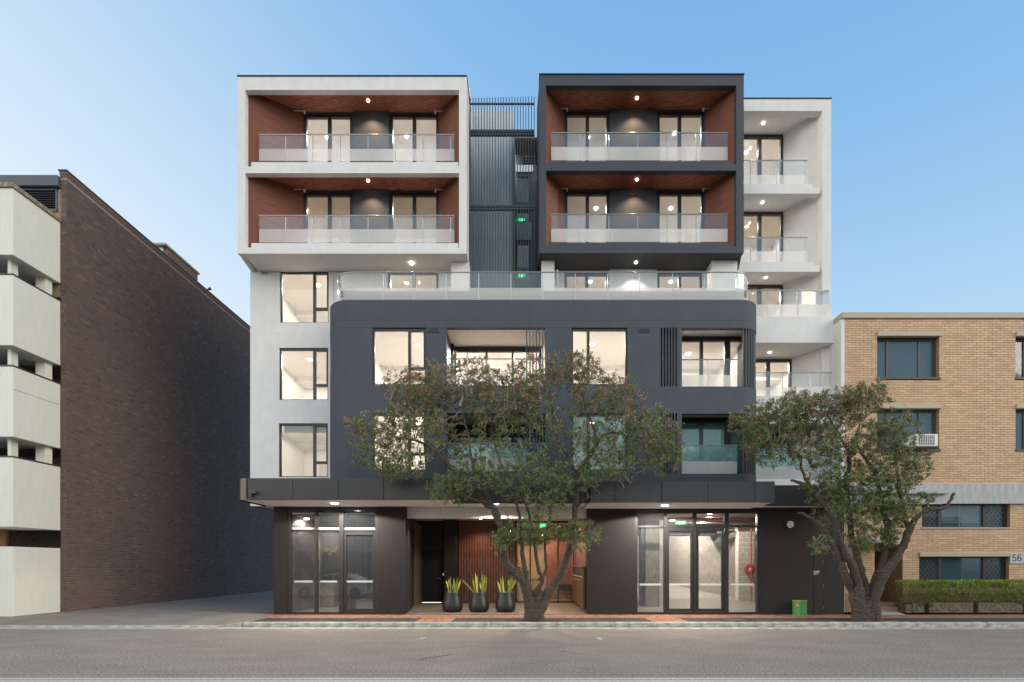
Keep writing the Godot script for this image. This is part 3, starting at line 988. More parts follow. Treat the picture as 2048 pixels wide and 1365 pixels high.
		build("splayed_wall", Shape.new().prism(PackedVector2Array([Vector2(11.665, -1.95 - 0.301), Vector2(bx, -3.3), Vector2(bx, -3.3 - 0.2), Vector2(rx1 - 0.2, -1.95 - 0.301)]), fl, yc), M.white, B)
		sliding_door(B, 8.756, bx, fl, yc - 0.02, -3.3 + 0.02, [[9.810, 0.15]], M.pane, 0.12)
		room(B, 8.756, bx + 0.7, fl, yc + 0.02, -3.3 - 0.1, -6.5, M.inside)
		lamp(B, Vector3([9.649, 9.672, 10.250][i], yc + 0.02, -4.2), 0.07, 2.9, false, 88.0)
		lamp(B, Vector3([9.704, 9.662, 9.807][i], yc, -2.75), 0.05, 0.9, false, 60.0)
	var wr := 11.168
	balustrade(B, [Vector2(rx, -1.95 - 0.15), Vector2(wr, -1.95 - 0.15)], decks[0][1], 17.994, 17.437, [0.9, 1.95, wr - rx - 0.08])
	balustrade(B, [Vector2(rx, -1.95 - 0.15), Vector2(wr, -1.95 - 0.15)], decks[1][1], 14.899, 14.371, [0.9, 1.95, wr - rx - 0.08])
	balustrade(B, [Vector2(rx, -1.95 + 0.1), Vector2(11.884, -1.95 + 0.1), Vector2(11.884, -1.95 - 0.28)], decks[2][1], 12.639, 12.102, [1.45, 2.65])
	# lower part of the wing
	var lxr := 12.123
	var wx0 := 8.779
	build("wing_wall", Shape.new().wall([Vector2(wx0, -1.95 + 0.14), Vector2(lxr + 0.25, -1.95 + 0.14)], 3.9, 11.604, 0.25, [[0.02, 12.084 - wx0, 8.459, 10.569], [0.02, 12.084 - wx0, 5.174, 7.364]]), M.white, B)
	for y in [[8.459, 10.569, 9.394, 8.837], [5.174, 7.364, 6.130, 5.672]]:
		var lit2: bool = y[0] > 8.0
		var b2 := 11.163
		build("balcony_ceiling", Shape.new().box(wx0, lxr, y[1] + 0.02, y[1] + 0.1, -3.3 - 0.2, -1.95 - 0.11), M.white if lit2 else M.dark_box, B)
		build("balcony_floor", Shape.new().box(wx0, lxr, y[0] - 0.15, y[0] - 0.01, -3.3 - 0.2, -1.95 - 0.11), M.tile, B)
		build("splayed_wall", Shape.new().prism(PackedVector2Array([Vector2(12.084, -1.95 - 0.111), Vector2(b2, -3.3), Vector2(b2, -3.3 - 0.2), Vector2(lxr + 0.2, -1.95 - 0.111)]), y[0], y[1] + 0.02), M.white, B)
		sliding_door(B, 9.182, b2, y[0], y[1] - 0.02, -3.3 + 0.02, [[10.183, 0.13]], M.pane if lit2 else M.pane_teal, 0.12)
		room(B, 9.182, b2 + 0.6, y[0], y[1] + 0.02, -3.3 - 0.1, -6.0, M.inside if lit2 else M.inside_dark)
		if lit2:
			lamp(B, Vector3(10.583, y[1] + 0.02, -4.2), 0.07, 2.9, false, 88.0)
			lamp(B, Vector3(9.948, y[1] + 0.02, -2.7), 0.05, 0.9, false, 60.0)
		balustrade(B, [Vector2(wx0, -1.95 + 0.05), Vector2(12.004, -1.95 + 0.05)], y[0], y[2], y[3], [1.3, 2.4], not lit2)
	# ----- enclosing walls and roof that close the block behind the fronts
	build("side_wall", Shape.new().box(wx, wx + 0.15, 4.13, 17.410, -12.0, -2.0 - 0.23), M.render, B)
	build("rear_wall", Shape.new().box(wx, rx1, 0.0, 26.040, -12.4, -12.01), M.white, B)
	build("roof", Shape.new().box(wx + 0.2, -2.575, 20.990, 21.110, -12.0, -2.3), M.core, B)
	build("roof", Shape.new().box(0.519, rx, 20.990, 21.110, -12.0, -2.3), M.core, B)
	build("inner_wall", Shape.new().box(-2.405 - 0.2, -2.405, ty, 21.090, -9.0, -2.26), M.white, B)
	build("inner_wall", Shape.new().box(0.399, 0.399 + 0.2, ty, 21.090, -9.0, -2.26), M.dark_box, B)
	build("first_floor", Shape.new().prism(PackedVector2Array([Vector2(wx + 0.01, -12.0), Vector2(lxr + 0.2, -12.0), Vector2(lxr + 0.2, -1.95 - 0.12), Vector2(7.979, -0.9), Vector2(7.711, -0.17), Vector2(-6.780, -0.17), Vector2(-6.924, -2.0 - 0.23), Vector2(wx + 0.01, -2.0 - 0.23)]), 4.14, 4.3), M.soffit, B)
	ground_floor(B)
	awning(B)


func shopfront(parent: Node, x0: float, x1: float, posts: Array, y0: float, y1: float, yt: float, z: float, doors: Array, bar: float) -> void:   # posts: [left, right] of each mullion; doors: [left, right] of bays that are door leaves
	var s := Shape.new()
	s.box(x0, x1, y1 - 0.12, y1, z - 0.12, z)
	s.box(x0, x1, y0, y0 + 0.08, z - 0.12, z)
	var edges := [[x0, x0 + 0.1]]
	edges.append_array(posts)
	edges.append([x1 - 0.1, x1])
	for e in edges:
		s.box(e[0], e[1], y0 + 0.08, y1 - 0.12, z - 0.13, z + 0.012)
	for i in edges.size() - 1:
		s.box(edges[i][1], edges[i + 1][0], yt - 0.035, yt + 0.035, z - 0.12, z)
	var f := build("shopfront", s, M.frame, parent)
	for i in edges.size() - 1:
		var a: float = edges[i][1]
		var b: float = edges[i + 1][0]
		build("pane", Shape.new().box(a, b, yt + 0.035, y1 - 0.12, z - 0.06, z - 0.048), M.pane_dark, f)
		if i in doors:
			var d := Shape.new()
			d.cbox(a + 0.01, a + 0.09, y0 + 0.09, yt - 0.04, z - 0.1, z - 0.02, 0.005)
			d.cbox(b - 0.09, b - 0.01, y0 + 0.09, yt - 0.04, z - 0.1, z - 0.02, 0.005)
			d.box(a + 0.09, b - 0.09, y0 + 0.09, y0 + 0.2, z - 0.1, z - 0.02)
			d.box(a + 0.09, b - 0.09, yt - 0.16, yt - 0.04, z - 0.1, z - 0.02)
			build("door_leaf", d, M.frame, f)
			build("pane", Shape.new().box(a + 0.09, b - 0.09, y0 + 0.2, yt - 0.16, z - 0.065, z - 0.053).box(a + 0.09, b - 0.09, y0 + 0.2, yt - 0.16, z - 0.09, z - 0.08), M.pane_dark, f)
		else:
			build("pane", Shape.new().box(a, b, y0 + 0.08, yt - 0.035, z - 0.06, z - 0.048).box(a, b, y0 + 0.08, yt - 0.035, z - 0.09, z - 0.078), M.pane_dark, f)
		build("safety_strip", Shape.new().box(a + 0.09, b - 0.09, bar - 0.035, bar + 0.035, z - 0.047, z - 0.044), M.frost, f)


func ground_floor(B: Node) -> void:
	var gx0 := -9.160
	var gx1 := 11.325
	var h := 4.13
	var ra := -4.437
	var rb := 2.075
	build("ground_wall", Shape.new().wall([Vector2(gx0, 0), Vector2(ra, 0)], -0.02, h, 0.3, [[-8.668 - gx0, -5.439 - gx0, 0.0, 3.863]]), M.charcoal, B)
	build("ground_wall", Shape.new().wall([Vector2(rb, 0), Vector2(10.162, 0)], -0.02, h, 0.3, [[3.775 - rb, 8.265 - rb, 0.0, 3.738]]), M.charcoal, B)
	build("ground_wall", Shape.new().box(gx0, gx0 + 0.2, -0.02, h, -12.0, -0.31), M.charcoal, B)
	build("ground_wall", Shape.new().box(10.162 - 0.01, gx1, -0.02, h, -0.35, -0.08), M.charcoal, B)
	var door := build("service_door", Shape.new().cbox(10.198, 10.520, 0.02, 2.25, -0.1, -0.05, 0.006), M.frame, B)
	for y in [0.25, 1.05, 1.86]:
		build("hinge", Shape.new().box(10.520, 10.546, y - 0.06, y + 0.06, -0.06, -0.03), M.steel, door)
	for w in [["DOOR", 10.278, 1.528, 0.08], ["NACT", 10.242, 1.457, 0.07]]:
		var tm := TextMesh.new()
		tm.text = w[0]
		tm.font_size = 16
		tm.pixel_size = w[3] / 13.0
		tm.depth = 0.004
		var sf := SystemFont.new()
		sf.font_names = PackedStringArray(["Droid Sans"])
		sf.font_weight = 700
		tm.font = sf
		put("lettering", tm, M.letter, door, Transform3D(Basis(), Vector3(w[1], w[2], -0.046)))
	# left shop: dim timber fit-out, garden glass at the back
	shopfront(B, -8.668, -5.439, [[-7.716, -7.623], [-6.834, -6.673]], 0.0, 3.863, 3.013, -0.04, [2], 1.180)
	var lb := -8.5
	var sx0 := gx0 + 0.25
	var sx1 := ra - 0.6
	build("shop_wall", Shape.new().box(sx0 - 0.04, sx0, 0.0, 3.6, lb, -0.3).box(sx1, sx1 + 0.06, 0.0, 3.6, lb, -0.3).box(sx0, sx1, 3.6, 3.7, lb, -0.3), M.inside_dark, B)
	var garden := [[-10.859, -10.539], [-10.432, -10.219], [-8.991, -8.831], [-8.698, -8.484]]
	var gh := []
	for g in garden:
		gh.append([g[0] - sx0, g[1] - sx0, 0.4, 3.0])
	build("shop_wall", Shape.new().wall([Vector2(sx0, lb), Vector2(sx1, lb)], 0.0, 3.65, 0.1, gh), M.inside_dark, B)
	build("shop_floor", Shape.new().box(sx0, sx1, -0.06, 0.0, lb, -0.3), M.inside_floor, B)
	build("partition", Shape.new().box(sx0 + 0.01, -8.623, 0.0, 2.9, -2.75, -2.6), M.beige, B)
	build("joinery", Shape.new().cbox(-9.997, -8.199, 0.9, 2.2, -3.9, -3.4, 0.02), M.frame_bronze, B)
	build("counter", Shape.new().cbox(-9.672, -8.168, 0.0, 1.05, -3.3, -2.9, 0.02), M.beige, B)
	build("column", Shape.new().lathe(Vector3(-7.185, 0.0, -2.0), [[0.24, 0.0], [0.24, 3.6]], 24), M.frame, B)
	lamp(B, Vector3(-8.717, 3.58, -1.6), 0.09, 1.5)
	lamp(B, Vector3(-8.093, 3.58, -4.5), 0.09, 2.0)
	build("bulkhead_light", Shape.new().box(-8.596, -5.556, 3.055, 3.127, -0.22, -0.19), glow(1.0, 0.75, 0.5, 0.55), B)
	# right shop: bare concrete shell with a ramped floor
	shopfront(B, 3.775, 8.265, [[4.839, 4.929], [5.886, 5.993], [6.995, 7.147]], 0.0, 3.738, 3.157, -0.04, [1, 2], 1.072)
	var q0 := rb + 0.35
	var q1 := 10.054
	var fl := Shape.new()
	fl.quad(Vector3(q0, 0.0, -0.3), Vector3(q1, 0.0, -0.3), Vector3(q1, 1.0, -7.5), Vector3(q0, 1.0, -7.5))
	build("shop_floor", fl, mat(0.3, 0.28, 0.25, 0.35), B)
	var sh := Shape.new().box(q0 - 0.06, q0, 0.0, 3.8, -7.5, -0.3)
	sh.box(q1, q1 + 0.06, 0.0, 3.8, -7.5, -0.3)
	sh.box(q0, q1, 3.8, 3.9, -7.5, -0.3)
	sh.box(q0, q1, 0.0, 3.8, -7.6, -7.5)
	build("shop_wall", sh, M.raw_concrete, B)
	build("concrete_wall", Shape.new().prism(PackedVector2Array([Vector2(6.846, -6.6), Vector2(7.768, -4.6), Vector2(8.755, -3.1), Vector2(8.755 + 0.2, -3.3), Vector2(6.846 + 1.0, -7.4)]), 0.0, 3.3), M.raw_concrete, B)
	var blocks := build("block_wall", Shape.new().box(8.516, 9.188, 0.0, 3.3, -2.7, -2.407), M.offwhite, B)
	var bw := (9.188 - 8.516) / 2.0
	var by := 0.1
	var row := 0
	while by < 3.2:
		var xs := [[0.0, 1.0], [1.0, 2.0]] if row % 2 == 0 else [[0.0, 0.5], [0.5, 1.5], [1.5, 2.0]]
		for c in xs:
			build("block", Shape.new().cbox(8.516 + c[0] * bw + 0.012, 8.516 + c[1] * bw - 0.012, by + 0.012, by + 0.188, -2.5, -2.4 + rng.randf() * 0.006, 0.006), M.block, blocks)
		by += 0.2
		row += 1
	build("pipe", Shape.new().tube([Vector3(8.953, 0.3, -2.2), Vector3(8.953, 3.5, -2.2)], [0.025, 0.025], 8), M.red, B)
	for k in 3:
		build("pipe", Shape.new().tube([Vector3(q0, 3.55 - 0.1 * k, -1.2 - 0.8 * k), Vector3(q1, 3.55 - 0.1 * k, -1.2 - 0.8 * k)], [0.05, 0.05], 8), M.red if k == 0 else M.steel, B)
	build("ceiling_duct", Shape.new().cbox(q0 + 0.2, 7.998, 3.05, 3.4, -4.2, -3.4, 0.02), M.fascia, B)
	build("column", Shape.new().cbox(4.486, 5.047, 0.0, 3.6, -1.9, -1.4, 0.02), M.raw_concrete, B)
	build("column", Shape.new().cbox(5.138, 5.344, 0.0, 3.6, -1.9, -1.7, 0.01), M.offwhite, B)
	build("column", Shape.new().cbox(4.335, 4.481, 0.0, 3.6, -1.9, -1.5, 0.01), M.frame_bronze, B)
	lamp(B, Vector3(7.018, 3.78, -1.5), 0.1, 12.0)
	lamp(B, Vector3(6.448, 3.78, -4.5), 0.1, 16.0)
	build("exit_sign", Shape.new().box(5.545, 5.923, 3.322, 3.435, -1.05, -1.0), M.exit, B)
	build("exit_sign_figure", Shape.new().box(5.640, 5.829, 3.350, 3.407, -1.0, -0.995), M.exit_white, B)
	# entrance recess
	var zb := -5.1
	var hc := 3.82
	build("recess_floor", Shape.new().prism(PackedVector2Array([Vector2(ra, 0.0), Vector2(rb, 0.0), Vector2(2.062, zb), Vector2(rb, -9.0), Vector2(-5.244 - 0.1, -9.0), Vector2(-5.244, zb)]), -0.1, 0.03), M.tile, B)
	build("recess_ceiling", Shape.new().box(-5.536 - 0.6, rb + 0.3, hc, hc + 0.1, -9.0, -0.3), M.soffit, B)
	var bh := node("bulkhead", B)
	var joints := [-4.501, -3.225, -1.851, -0.445, 0.926, 2.105]
	for i in 5:
		build("bulkhead_panel", Shape.new().cbox(joints[i] + 0.006, joints[i + 1] - 0.006, 3.467, h, -0.31, -0.25, 0.004), M.soffit, bh)
	build("recess_side", Shape.new().prism(PackedVector2Array([Vector2(ra, -0.301), Vector2(-5.244, zb), Vector2(-5.244 - 0.15, zb), Vector2(ra - 0.15, -0.301)]), 0.0, hc), M.charcoal, B)
	var bz := -5.258
	build("recess_back", Shape.new().box(bz - 0.1, -3.266, 0.03, hc, zb - 0.2, zb), M.charcoal, B)
	var ed := build("entry_door", Shape.new().cbox(-5.096, -4.054, 0.05, 2.395, zb - 0.05, zb + 0.03, 0.008), M.black, B)
	build("door_overpanel", Shape.new().cbox(-5.166, -4.007, 2.419, hc - 0.02, zb - 0.05, zb + 0.025, 0.006), M.frame, B)
	build("handle", Shape.new().tube([Vector3(-4.285, 1.168, zb + 0.08), Vector3(-4.077, 1.168, zb + 0.08), Vector3(-4.077, 1.168, zb + 0.03)], [0.016, 0.016, 0.016], 8), M.steel, ed)
	for y in [2.094, 1.214, 0.334]:
		build("hinge", Shape.new().box(-5.119, -5.085, y - 0.07, y + 0.07, zb + 0.01, zb + 0.045), M.steel, ed)
	build("door_gap_light", Shape.new().box(-5.073, -4.077, 0.031, 0.05, zb - 0.04, zb + 0.031), glow(1, 0.95, 0.85, 1.2), B)
	build("entry_pier", Shape.new().cbox(-3.820, -3.284, 0.03, hc, zb, -4.3, 0.01), M.charcoal, B)
	build("keypad", Shape.new().cbox(-3.883, -3.827, 1.301, 1.413, -4.4, -4.28, 0.004), M.offwhite, B)
	var ts := node("timber_screen", B)
	build("backing", Shape.new().box(-3.290, -0.644, 0.03, hc, zb - 0.1, -4.97), M.frame_bronze, ts)
	for k in 21:
		var x: float = lerpf(-3.191, -0.735, k / 20.0)
		build("timber_batten", Shape.new().cbox(x - 0.038, x + 0.038, 0.06, hc - 0.03, -4.97, -4.87, 0.005), M.wood_upright, ts)
	# glazed lobby
	build("lobby_frame", Shape.new().box(-0.649, -0.579, 0.03, hc, zb - 0.1, zb).box(0.000, 0.069, 0.03, hc, zb - 0.1, zb).box(1.286, 1.355, 0.03, hc, zb - 0.1, zb).box(2.015, 2.085, 0.03, hc, zb - 0.1, zb).box(-0.579, 2.015, hc - 0.1, hc, zb - 0.1, zb).box(-0.579, 2.015, 0.03, 0.1, zb - 0.1, zb), M.frame_bronze, B)
	build("lobby_glass", Shape.new().box(-0.579, 2.015, 0.1, hc - 0.1, zb - 0.06, zb - 0.05), M.pane, B)
	var lob := Shape.new().box(-0.788, -0.649, 0.0, hc, -9.0, zb - 0.1)
	lob.box(-0.788, rb, 0.0, hc, -9.1, -9.0)
	build("lobby_wall", lob, mat(0.52, 0.41, 0.33, 0.6), B)
	build("lobby_wall", Shape.new().box(0.843, rb, 0.03, hc, -7.6, -7.4), M.wood_upright, B)
	build("lobby_wall", Shape.new().box(rb, rb + 0.1, 0.0, hc, -9.0, zb - 0.1), M.wood_upright, B)
	build("picture_panel", Shape.new().box(-0.623, 0.732, 1.0, 2.4, -8.95, -8.9), mat(0.6, 0.5, 0.33, 0.6), B)
	lamp(B, Vector3(0.578, hc - 0.6, -6.0), 0.07, 4.2, true)
	build("exit_sign", Shape.new().box(0.493, 0.751, 3.554, 3.695, -5.5, -5.4), M.exit, B)
	# right-hand side of the recess: timber lining over the letterboxes
	var lrx := rb - 0.02
	build("timber_panel", Shape.new().box(lrx, rb + 0.1, 1.72, hc, zb, -0.32), M.wood_upright, B)
	build("recess_side", Shape.new().box(lrx + 0.01, rb + 0.1, 0.0, 1.72, zb, -0.32), M.frame_bronze, B)
	lamp(B, Vector3(-3.872, hc, -0.9), 0.06, 2.4, false, 50.0)
	lamp(B, Vector3(-1.186, hc, -1.2), 0.06, 2.6, false, 60.0)
	lamp(B, Vector3(1.575, hc, -2.2), 0.06, 2.6, true, 65.0)
	lamp(B, Vector3(-2.140, hc, -3.9), 0.06, 2.4, true, 66.0)


func awning(B: Node) -> void:
	var A := node("awning", B)
	var y0 := 3.856
	var y1 := 4.541
	var xl := -9.444
	# left run with a rounded steel end
	var xa := [-8.998, -7.549, -6.099, -4.650, -3.201, -2.453]
	for i in 5:
		build("fascia_panel", Shape.new().cbox(xa[i] + 0.006, xa[i + 1] - 0.006, y0, y1, 1.8, 1.9, 0.005), M.panel, A)
	var r := 0.42
	var end := [Vector2(xl, 0.02)]
	end.append_array(arc(Vector2(xl + r, 1.9 - r), r, 180, 90, 12))
	build("rounded_end", Shape.new().wall(end, y0, y1, 0.03), M.cap_steel, A)
	build("awning_body", Shape.new().prism(PackedVector2Array([Vector2(xl + 0.04, 0.04), Vector2(xl + 0.04, 1.4), Vector2(xl + r, 1.79), Vector2(-2.453, 1.79), Vector2(-2.453, 0.03), Vector2(xl + 0.04, 0.03)]), y0 + 0.06, y1 - 0.05), M.panel, A)
	# middle run, set back
	var xm := [-2.548, -1.307, 0.182, 1.956 - 0.012]
	for i in 3:
		build("fascia_panel", Shape.new().cbox(xm[i] + 0.006, xm[i + 1] - 0.006, y0 - 0.04, 4.467, 1.2, 1.3, 0.005), M.panel, A)
	build("awning_body", Shape.new().box(-2.453, 1.956 - 0.006, y0 + 0.03, 4.467 - 0.04, 0.03, 1.19), M.panel, A)
	# right run
	var yr0 := 3.782
	var xr := [1.956, 2.741, 4.240, 5.730, 7.229, 7.878]
	for i in 5:
		build("fascia_panel", Shape.new().cbox(xr[i] + 0.006, xr[i + 1] - 0.006, yr0, 4.455, 1.7, 1.8, 0.005), M.panel, A)
	build("awning_body", Shape.new().box(xr[0], xr[5], yr0 + 0.06, 4.455 - 0.04, 0.03, 1.69), M.panel, A)
	var xs := [8.463 - 0.3, 9.746, 10.865]
	for i in 2:
		build("fascia_panel", Shape.new().cbox(xs[i] + 0.006, xs[i + 1] - 0.006, 3.819, 4.525, 0.55, 0.65, 0.005), M.panel, A)
	build("awning_body", Shape.new().box(xs[0] + 0.31, xs[2], 3.819 + 0.06, 4.525 - 0.04, 0.03, 0.54), M.panel, A)
	# soffit sheets under it, with open joints
	var cells := [[xl + 0.2, -7.549, 1.78, y0], [-7.549, -5.080, 1.78, y0], [-5.080, -2.453, 1.78, y0], [-2.453, -0.314, 1.18, y0], [-0.314, 1.956, 1.18, y0], [1.956, 3.863, 1.68, yr0], [3.863, 5.786, 1.68, yr0], [5.786, 7.878, 1.68, yr0], [7.878, 10.865, 0.53, 3.819]]
	for c in cells:
		build("soffit_sheet", Shape.new().box(c[0] + 0.008, c[1] - 0.008, c[3] + 0.005, c[3] + 0.055, -0.0 + 0.03, c[2]), M.soffit, A)
	lamp(A, Vector3(-6.574, y0 + 0.005, 1.0), 0.11, 13.0, false, 82.0)
	lamp(A, Vector3(4.568, yr0 + 0.005, 1.0), 0.11, 13.0, false, 82.0)
	lamp(A, Vector3(-1.119, y0 + 0.005, 0.9), 0.07, 5.0, false, 80.0)
	build("security_camera", Shape.new().box(-8.855, -8.823, y0 + 0.08, y0 + 0.2, 1.9, 1.98).cbox(-8.829, -8.671, y0 + 0.18, y0 + 0.27, 1.93, 2.06, 0.01), M.fascia, A)


# ---------- brickwork ----------
func brick_places(u0: float, u1: float, v0: float, v1: float, length: float, course: float, joint: float, holes: Array, salt: int) -> Array:   # [u centre, v centre, length] of every brick of a stretcher bond, cut at the holes [u0, u1, v0, v1]
	var out := []
	var rows := int(floor((v1 - v0) / course + 0.01))
	for r in rows:
		var vc := v0 + (r + 0.5) * course
		var u := u0 - (length / 2.0 if r % 2 else 0.0) - fmod(salt * 0.37, 0.2)
		while u < u1:
			var spans := [[maxf(u, u0) + joint / 2.0, minf(u + length, u1) - joint / 2.0]]
			for h in holes:
				if vc > h[2] and vc < h[3]:
					var next := []
					for s in spans:
						if s[1] <= h[0] or s[0] >= h[1]:
							next.append(s)
						else:
							if s[0] < h[0]:
								next.append([s[0], h[0] - 0.004])
							if s[1] > h[1]:
								next.append([h[1] + 0.004, s[1]])
					spans = next
			for s in spans:
				if s[1] - s[0] > 0.025:
					out.append([(s[0] + s[1]) / 2.0, vc, s[1] - s[0]])
			u += length
	return out


func brick_mesh() -> Mesh:   # a unit brick face-on to +z, arrises eased
	return Shape.new().cbox(-0.5, 0.5, -0.5, 0.5, -1.0, 0.0, 0.04).st.commit()


func brown_tone() -> Color:
	var t := rng.randf()
	var c := Color(0.175, 0.112, 0.09).lerp(Color(0.14, 0.1, 0.086), rng.randf())
	if t < 0.1:
		c = Color(0.1, 0.082, 0.078)
	elif t > 0.95:
		c = Color(0.22, 0.15, 0.115)
	return c * rng.randf_range(0.92, 1.08)


func tan_tone() -> Color:
	return Color(0.7, 0.49, 0.305).lerp(Color(0.68, 0.43, 0.27), rng.randf()) * rng.randf_range(0.86, 1.1)


func lay(parent: Node, places: Array, to: Callable, course: float, joint: float, tone: Callable, singles: int) -> void:   # the first ones as parts of their own, the rest as one
	var unit := brick_mesh()
	var shades := []
	for k in 10:
		var m: StandardMaterial3D = M.brick.duplicate()
		m.vertex_color_use_as_albedo = false
		var c: Color = tone.call()
		m.albedo_color = c.linear_to_srgb()
		shades.append(m)
	var rest := []
	var tints := []
	for i in places.size():
		var p: Array = places[i]
		var t: Transform3D = to.call(p[0], p[1] + rng.randf_range(-0.001, 0.001), rng.randf_range(0.0, 0.0035))
		t.basis = t.basis * Basis.from_scale(Vector3(p[2], course - joint, 0.02))
		if i < singles:
			put("brick", unit, shades[rng.randi() % 10], parent, t)
		else:
			rest.append(t)
			tints.append(tone.call())
	many("bricks", unit, M.brick, rest, tints, parent)


func brown_building() -> void:
	var b := node("brick_building", self, Vector3.ZERO)
	tag(b, "dark brown brick building with cream balcony fronts at the left edge, along the driveway", "building")
	var x := -17.63
	var zf := -1.1
	var top := 16.75
	var z1 := -26.0
	var wall := build("brick_wall", Shape.new().box(x - 0.23, x - 0.012, -0.05, top, z1, zf - 0.012), M.mortar_brown, b)
	var side := brick_places(0.0, -z1 + zf, 0.0, top - 0.22, 0.24, 0.0857, 0.012, [], 3)
	side.sort_custom(func(p, q): return p[0] + p[1] * 0.12 < q[0] + q[1] * 0.12)
	lay(wall, side, func(u: float, v: float, d: float) -> Transform3D: return Transform3D(Basis(Vector3.UP, PI / 2), Vector3(x - 0.004 + d, v, zf - u)), 0.0857, 0.012, brown_tone, 230)
	var front := brick_places(x - 0.23, x - 0.005, 0.0, top - 0.22, 0.24, 0.0857, 0.012, [], 0)
	lay(wall, front, func(u: float, v: float, d: float) -> Transform3D: return Transform3D(Basis(), Vector3(u, v, zf - 0.004 + d)), 0.0857, 0.012, brown_tone, 60)
	var cap := Shape.new()
	cap.box(x - 0.25, x + 0.012, top - 0.2, top - 0.11, z1, zf + 0.012)
	cap.box(x - 0.25, x + 0.03, top - 0.11, top, z1, zf + 0.03)
	build("brick_course", cap, mat(0.2, 0.13, 0.105, 0.85, M.brick.albedo_texture, Vector3(2.5, 2.5, 2.5)), b)
	build("coping", Shape.new().cbox(x - 0.28, x + 0.06, top, top + 0.06, z1, zf + 0.06, 0.01), M.fascia, b)
	# the block of rooms on its roof, farther back
	var pz := -6.2
	var plant := build("roof_room", Shape.new().box(x - 3.0, x - 0.02, top + 0.06, top + 0.5, pz - 2.2, pz - 0.05), mat(0.2, 0.13, 0.105, 0.9), b)
	build("roof_edge", Shape.new().cbox(x - 3.1, x + 0.04, top + 0.5, top + 0.62, pz - 2.3, pz + 0.15, 0.02), M.tan_trim, plant)
	build("roof_window", Shape.new().box(x - 2.0, x - 0.2, top + 0.08, top + 0.48, pz - 0.045, pz), M.offwhite, plant)
	build("roof_vent", Shape.new().tube([Vector3(x - 0.3, top, -9.6), Vector3(x - 0.3, top + 0.35, -9.6), Vector3(x - 0.12, top + 0.42, -9.6)], [0.05, 0.05, 0.09], 8), M.slat, b)
	# front: metal fascia over a louvred opening in a rendered wall
	build("render_wall", Shape.new().box(-40.0, x - 0.24, 12.0, 15.25, zf - 0.3, zf - 0.05), M.beige, b)
	build("fascia", Shape.new().cbox(-40.0, x - 0.235, 16.13, 16.55, zf - 0.3, zf + 0.12, 0.02), M.fascia, b)
	build("roof_slab", Shape.new().box(-40.0, x - 0.235, 16.0, 16.5, z1, zf - 0.31), M.fascia, b)
	var louvre := node("louvre", b)
	build("frame", Shape.new().box(-40.0, -18.019, 15.25, 15.34, zf - 0.25, zf).box(-40.0, -18.019, 16.05, 16.12, zf - 0.25, zf).box(-18.057, -18.000, 15.34, 16.05, zf - 0.25, zf), M.fascia, louvre)
	build("backing", Shape.new().box(-40.0, -18.019, 15.3, 16.1, zf - 0.4, zf - 0.3), M.black, louvre)
	build("render_pier", Shape.new().box(-18.000, x - 0.235, 15.25, 16.12, zf - 0.3, zf - 0.04), M.beige, b)
	for k in 8:
		var y := 15.36 + k * 0.088
		var s := Shape.new()
		s.quad(Vector3(-40, y, zf - 0.02), Vector3(-18.057, y, zf - 0.02), Vector3(-18.057, y + 0.055, zf - 0.12), Vector3(-40, y + 0.055, zf - 0.12))
		s.quad(Vector3(-40, y - 0.012, zf - 0.02), Vector3(-18.057, y - 0.012, zf - 0.02), Vector3(-18.057, y, zf - 0.02), Vector3(-40, y, zf - 0.02))
		s.quad(Vector3(-40, y + 0.043, zf - 0.12), Vector3(-18.057, y + 0.043, zf - 0.12), Vector3(-18.057, y - 0.012, zf - 0.02), Vector3(-40, y - 0.012, zf - 0.02))
		build("louvre_blade", s, M.fascia, louvre)
	build("mullion", Shape.new().box(-19.549, -19.511, 15.34, 16.05, zf - 0.1, zf + 0.05), M.fascia, louvre)
	# cream balcony fronts: the side returns to the brick wall
	var bx := -17.86
	var bz := 0.6
	var sy := [[12.495, 14.809], [9.369, 11.804], [6.208, 8.643], [3.091, 5.500], [-0.1, 2.409]]
	for i in 5:
		var y: Array = sy[i]
		build("balcony_front", Shape.new().cbox(-40.0, bx, y[0], y[1], zf, bz, 0.012), M.cream, b)
		if i == 0:
			build("coping", Shape.new().cbox(-40.0, bx + 0.06, y[1], y[1] + 0.16, zf - 0.0, bz + 0.06, 0.015), M.cap, b)
		elif i < 4:
			build("coping", Shape.new().cbox(-40.0, bx + 0.02, y[1], y[1] + 0.05, zf - 0.0, bz + 0.02, 0.01), M.slat, b)
			build("balcony_post", Shape.new().cbox(-18.319, -18.195, y[1], sy[i - 1][0], 0.1, 0.35, 0.01), M.cream, b)
			build("balcony_post", Shape.new().cbox(-18.410, -18.019, y[1], sy[i - 1][0], -0.95, -0.7, 0.01), M.cream, b)
	build("bay_back", Shape.new().box(-40.0, bx - 0.3, 0.0, 15.25, zf - 1.6, zf - 1.4), M.mortar_brown, b)
	build("inner_floor", Shape.new().box(-40.0, bx, 0.3, 0.5, zf - 1.4, zf - 0.01), M.mortar_brown, b)
	for k in 4:
		build("inner_floor", Shape.new().box(-40.0, x - 0.24, sy[k][0] + 0.05, sy[k][0] + 0.25, zf - 1.4, zf - 0.01), M.beige, b)
	build("inner_pier", Shape.new().box(-18.6, x - 0.235, 0.0, 12.0, zf - 1.4, zf - 0.8), M.mortar_brown, b)
	build("timber_hoarding", Shape.new().box(-21.0, -19.201, 2.409, 3.091, -0.5, -0.4), mat(0.22, 0.11, 0.045, 0.7), b)
	build("panel_joint", Shape.new().box(bx, bx + 0.004, sy[3][1] + 2.35, sy[3][1] + 2.365, zf + 0.05, bz - 0.05), M.cap, b)



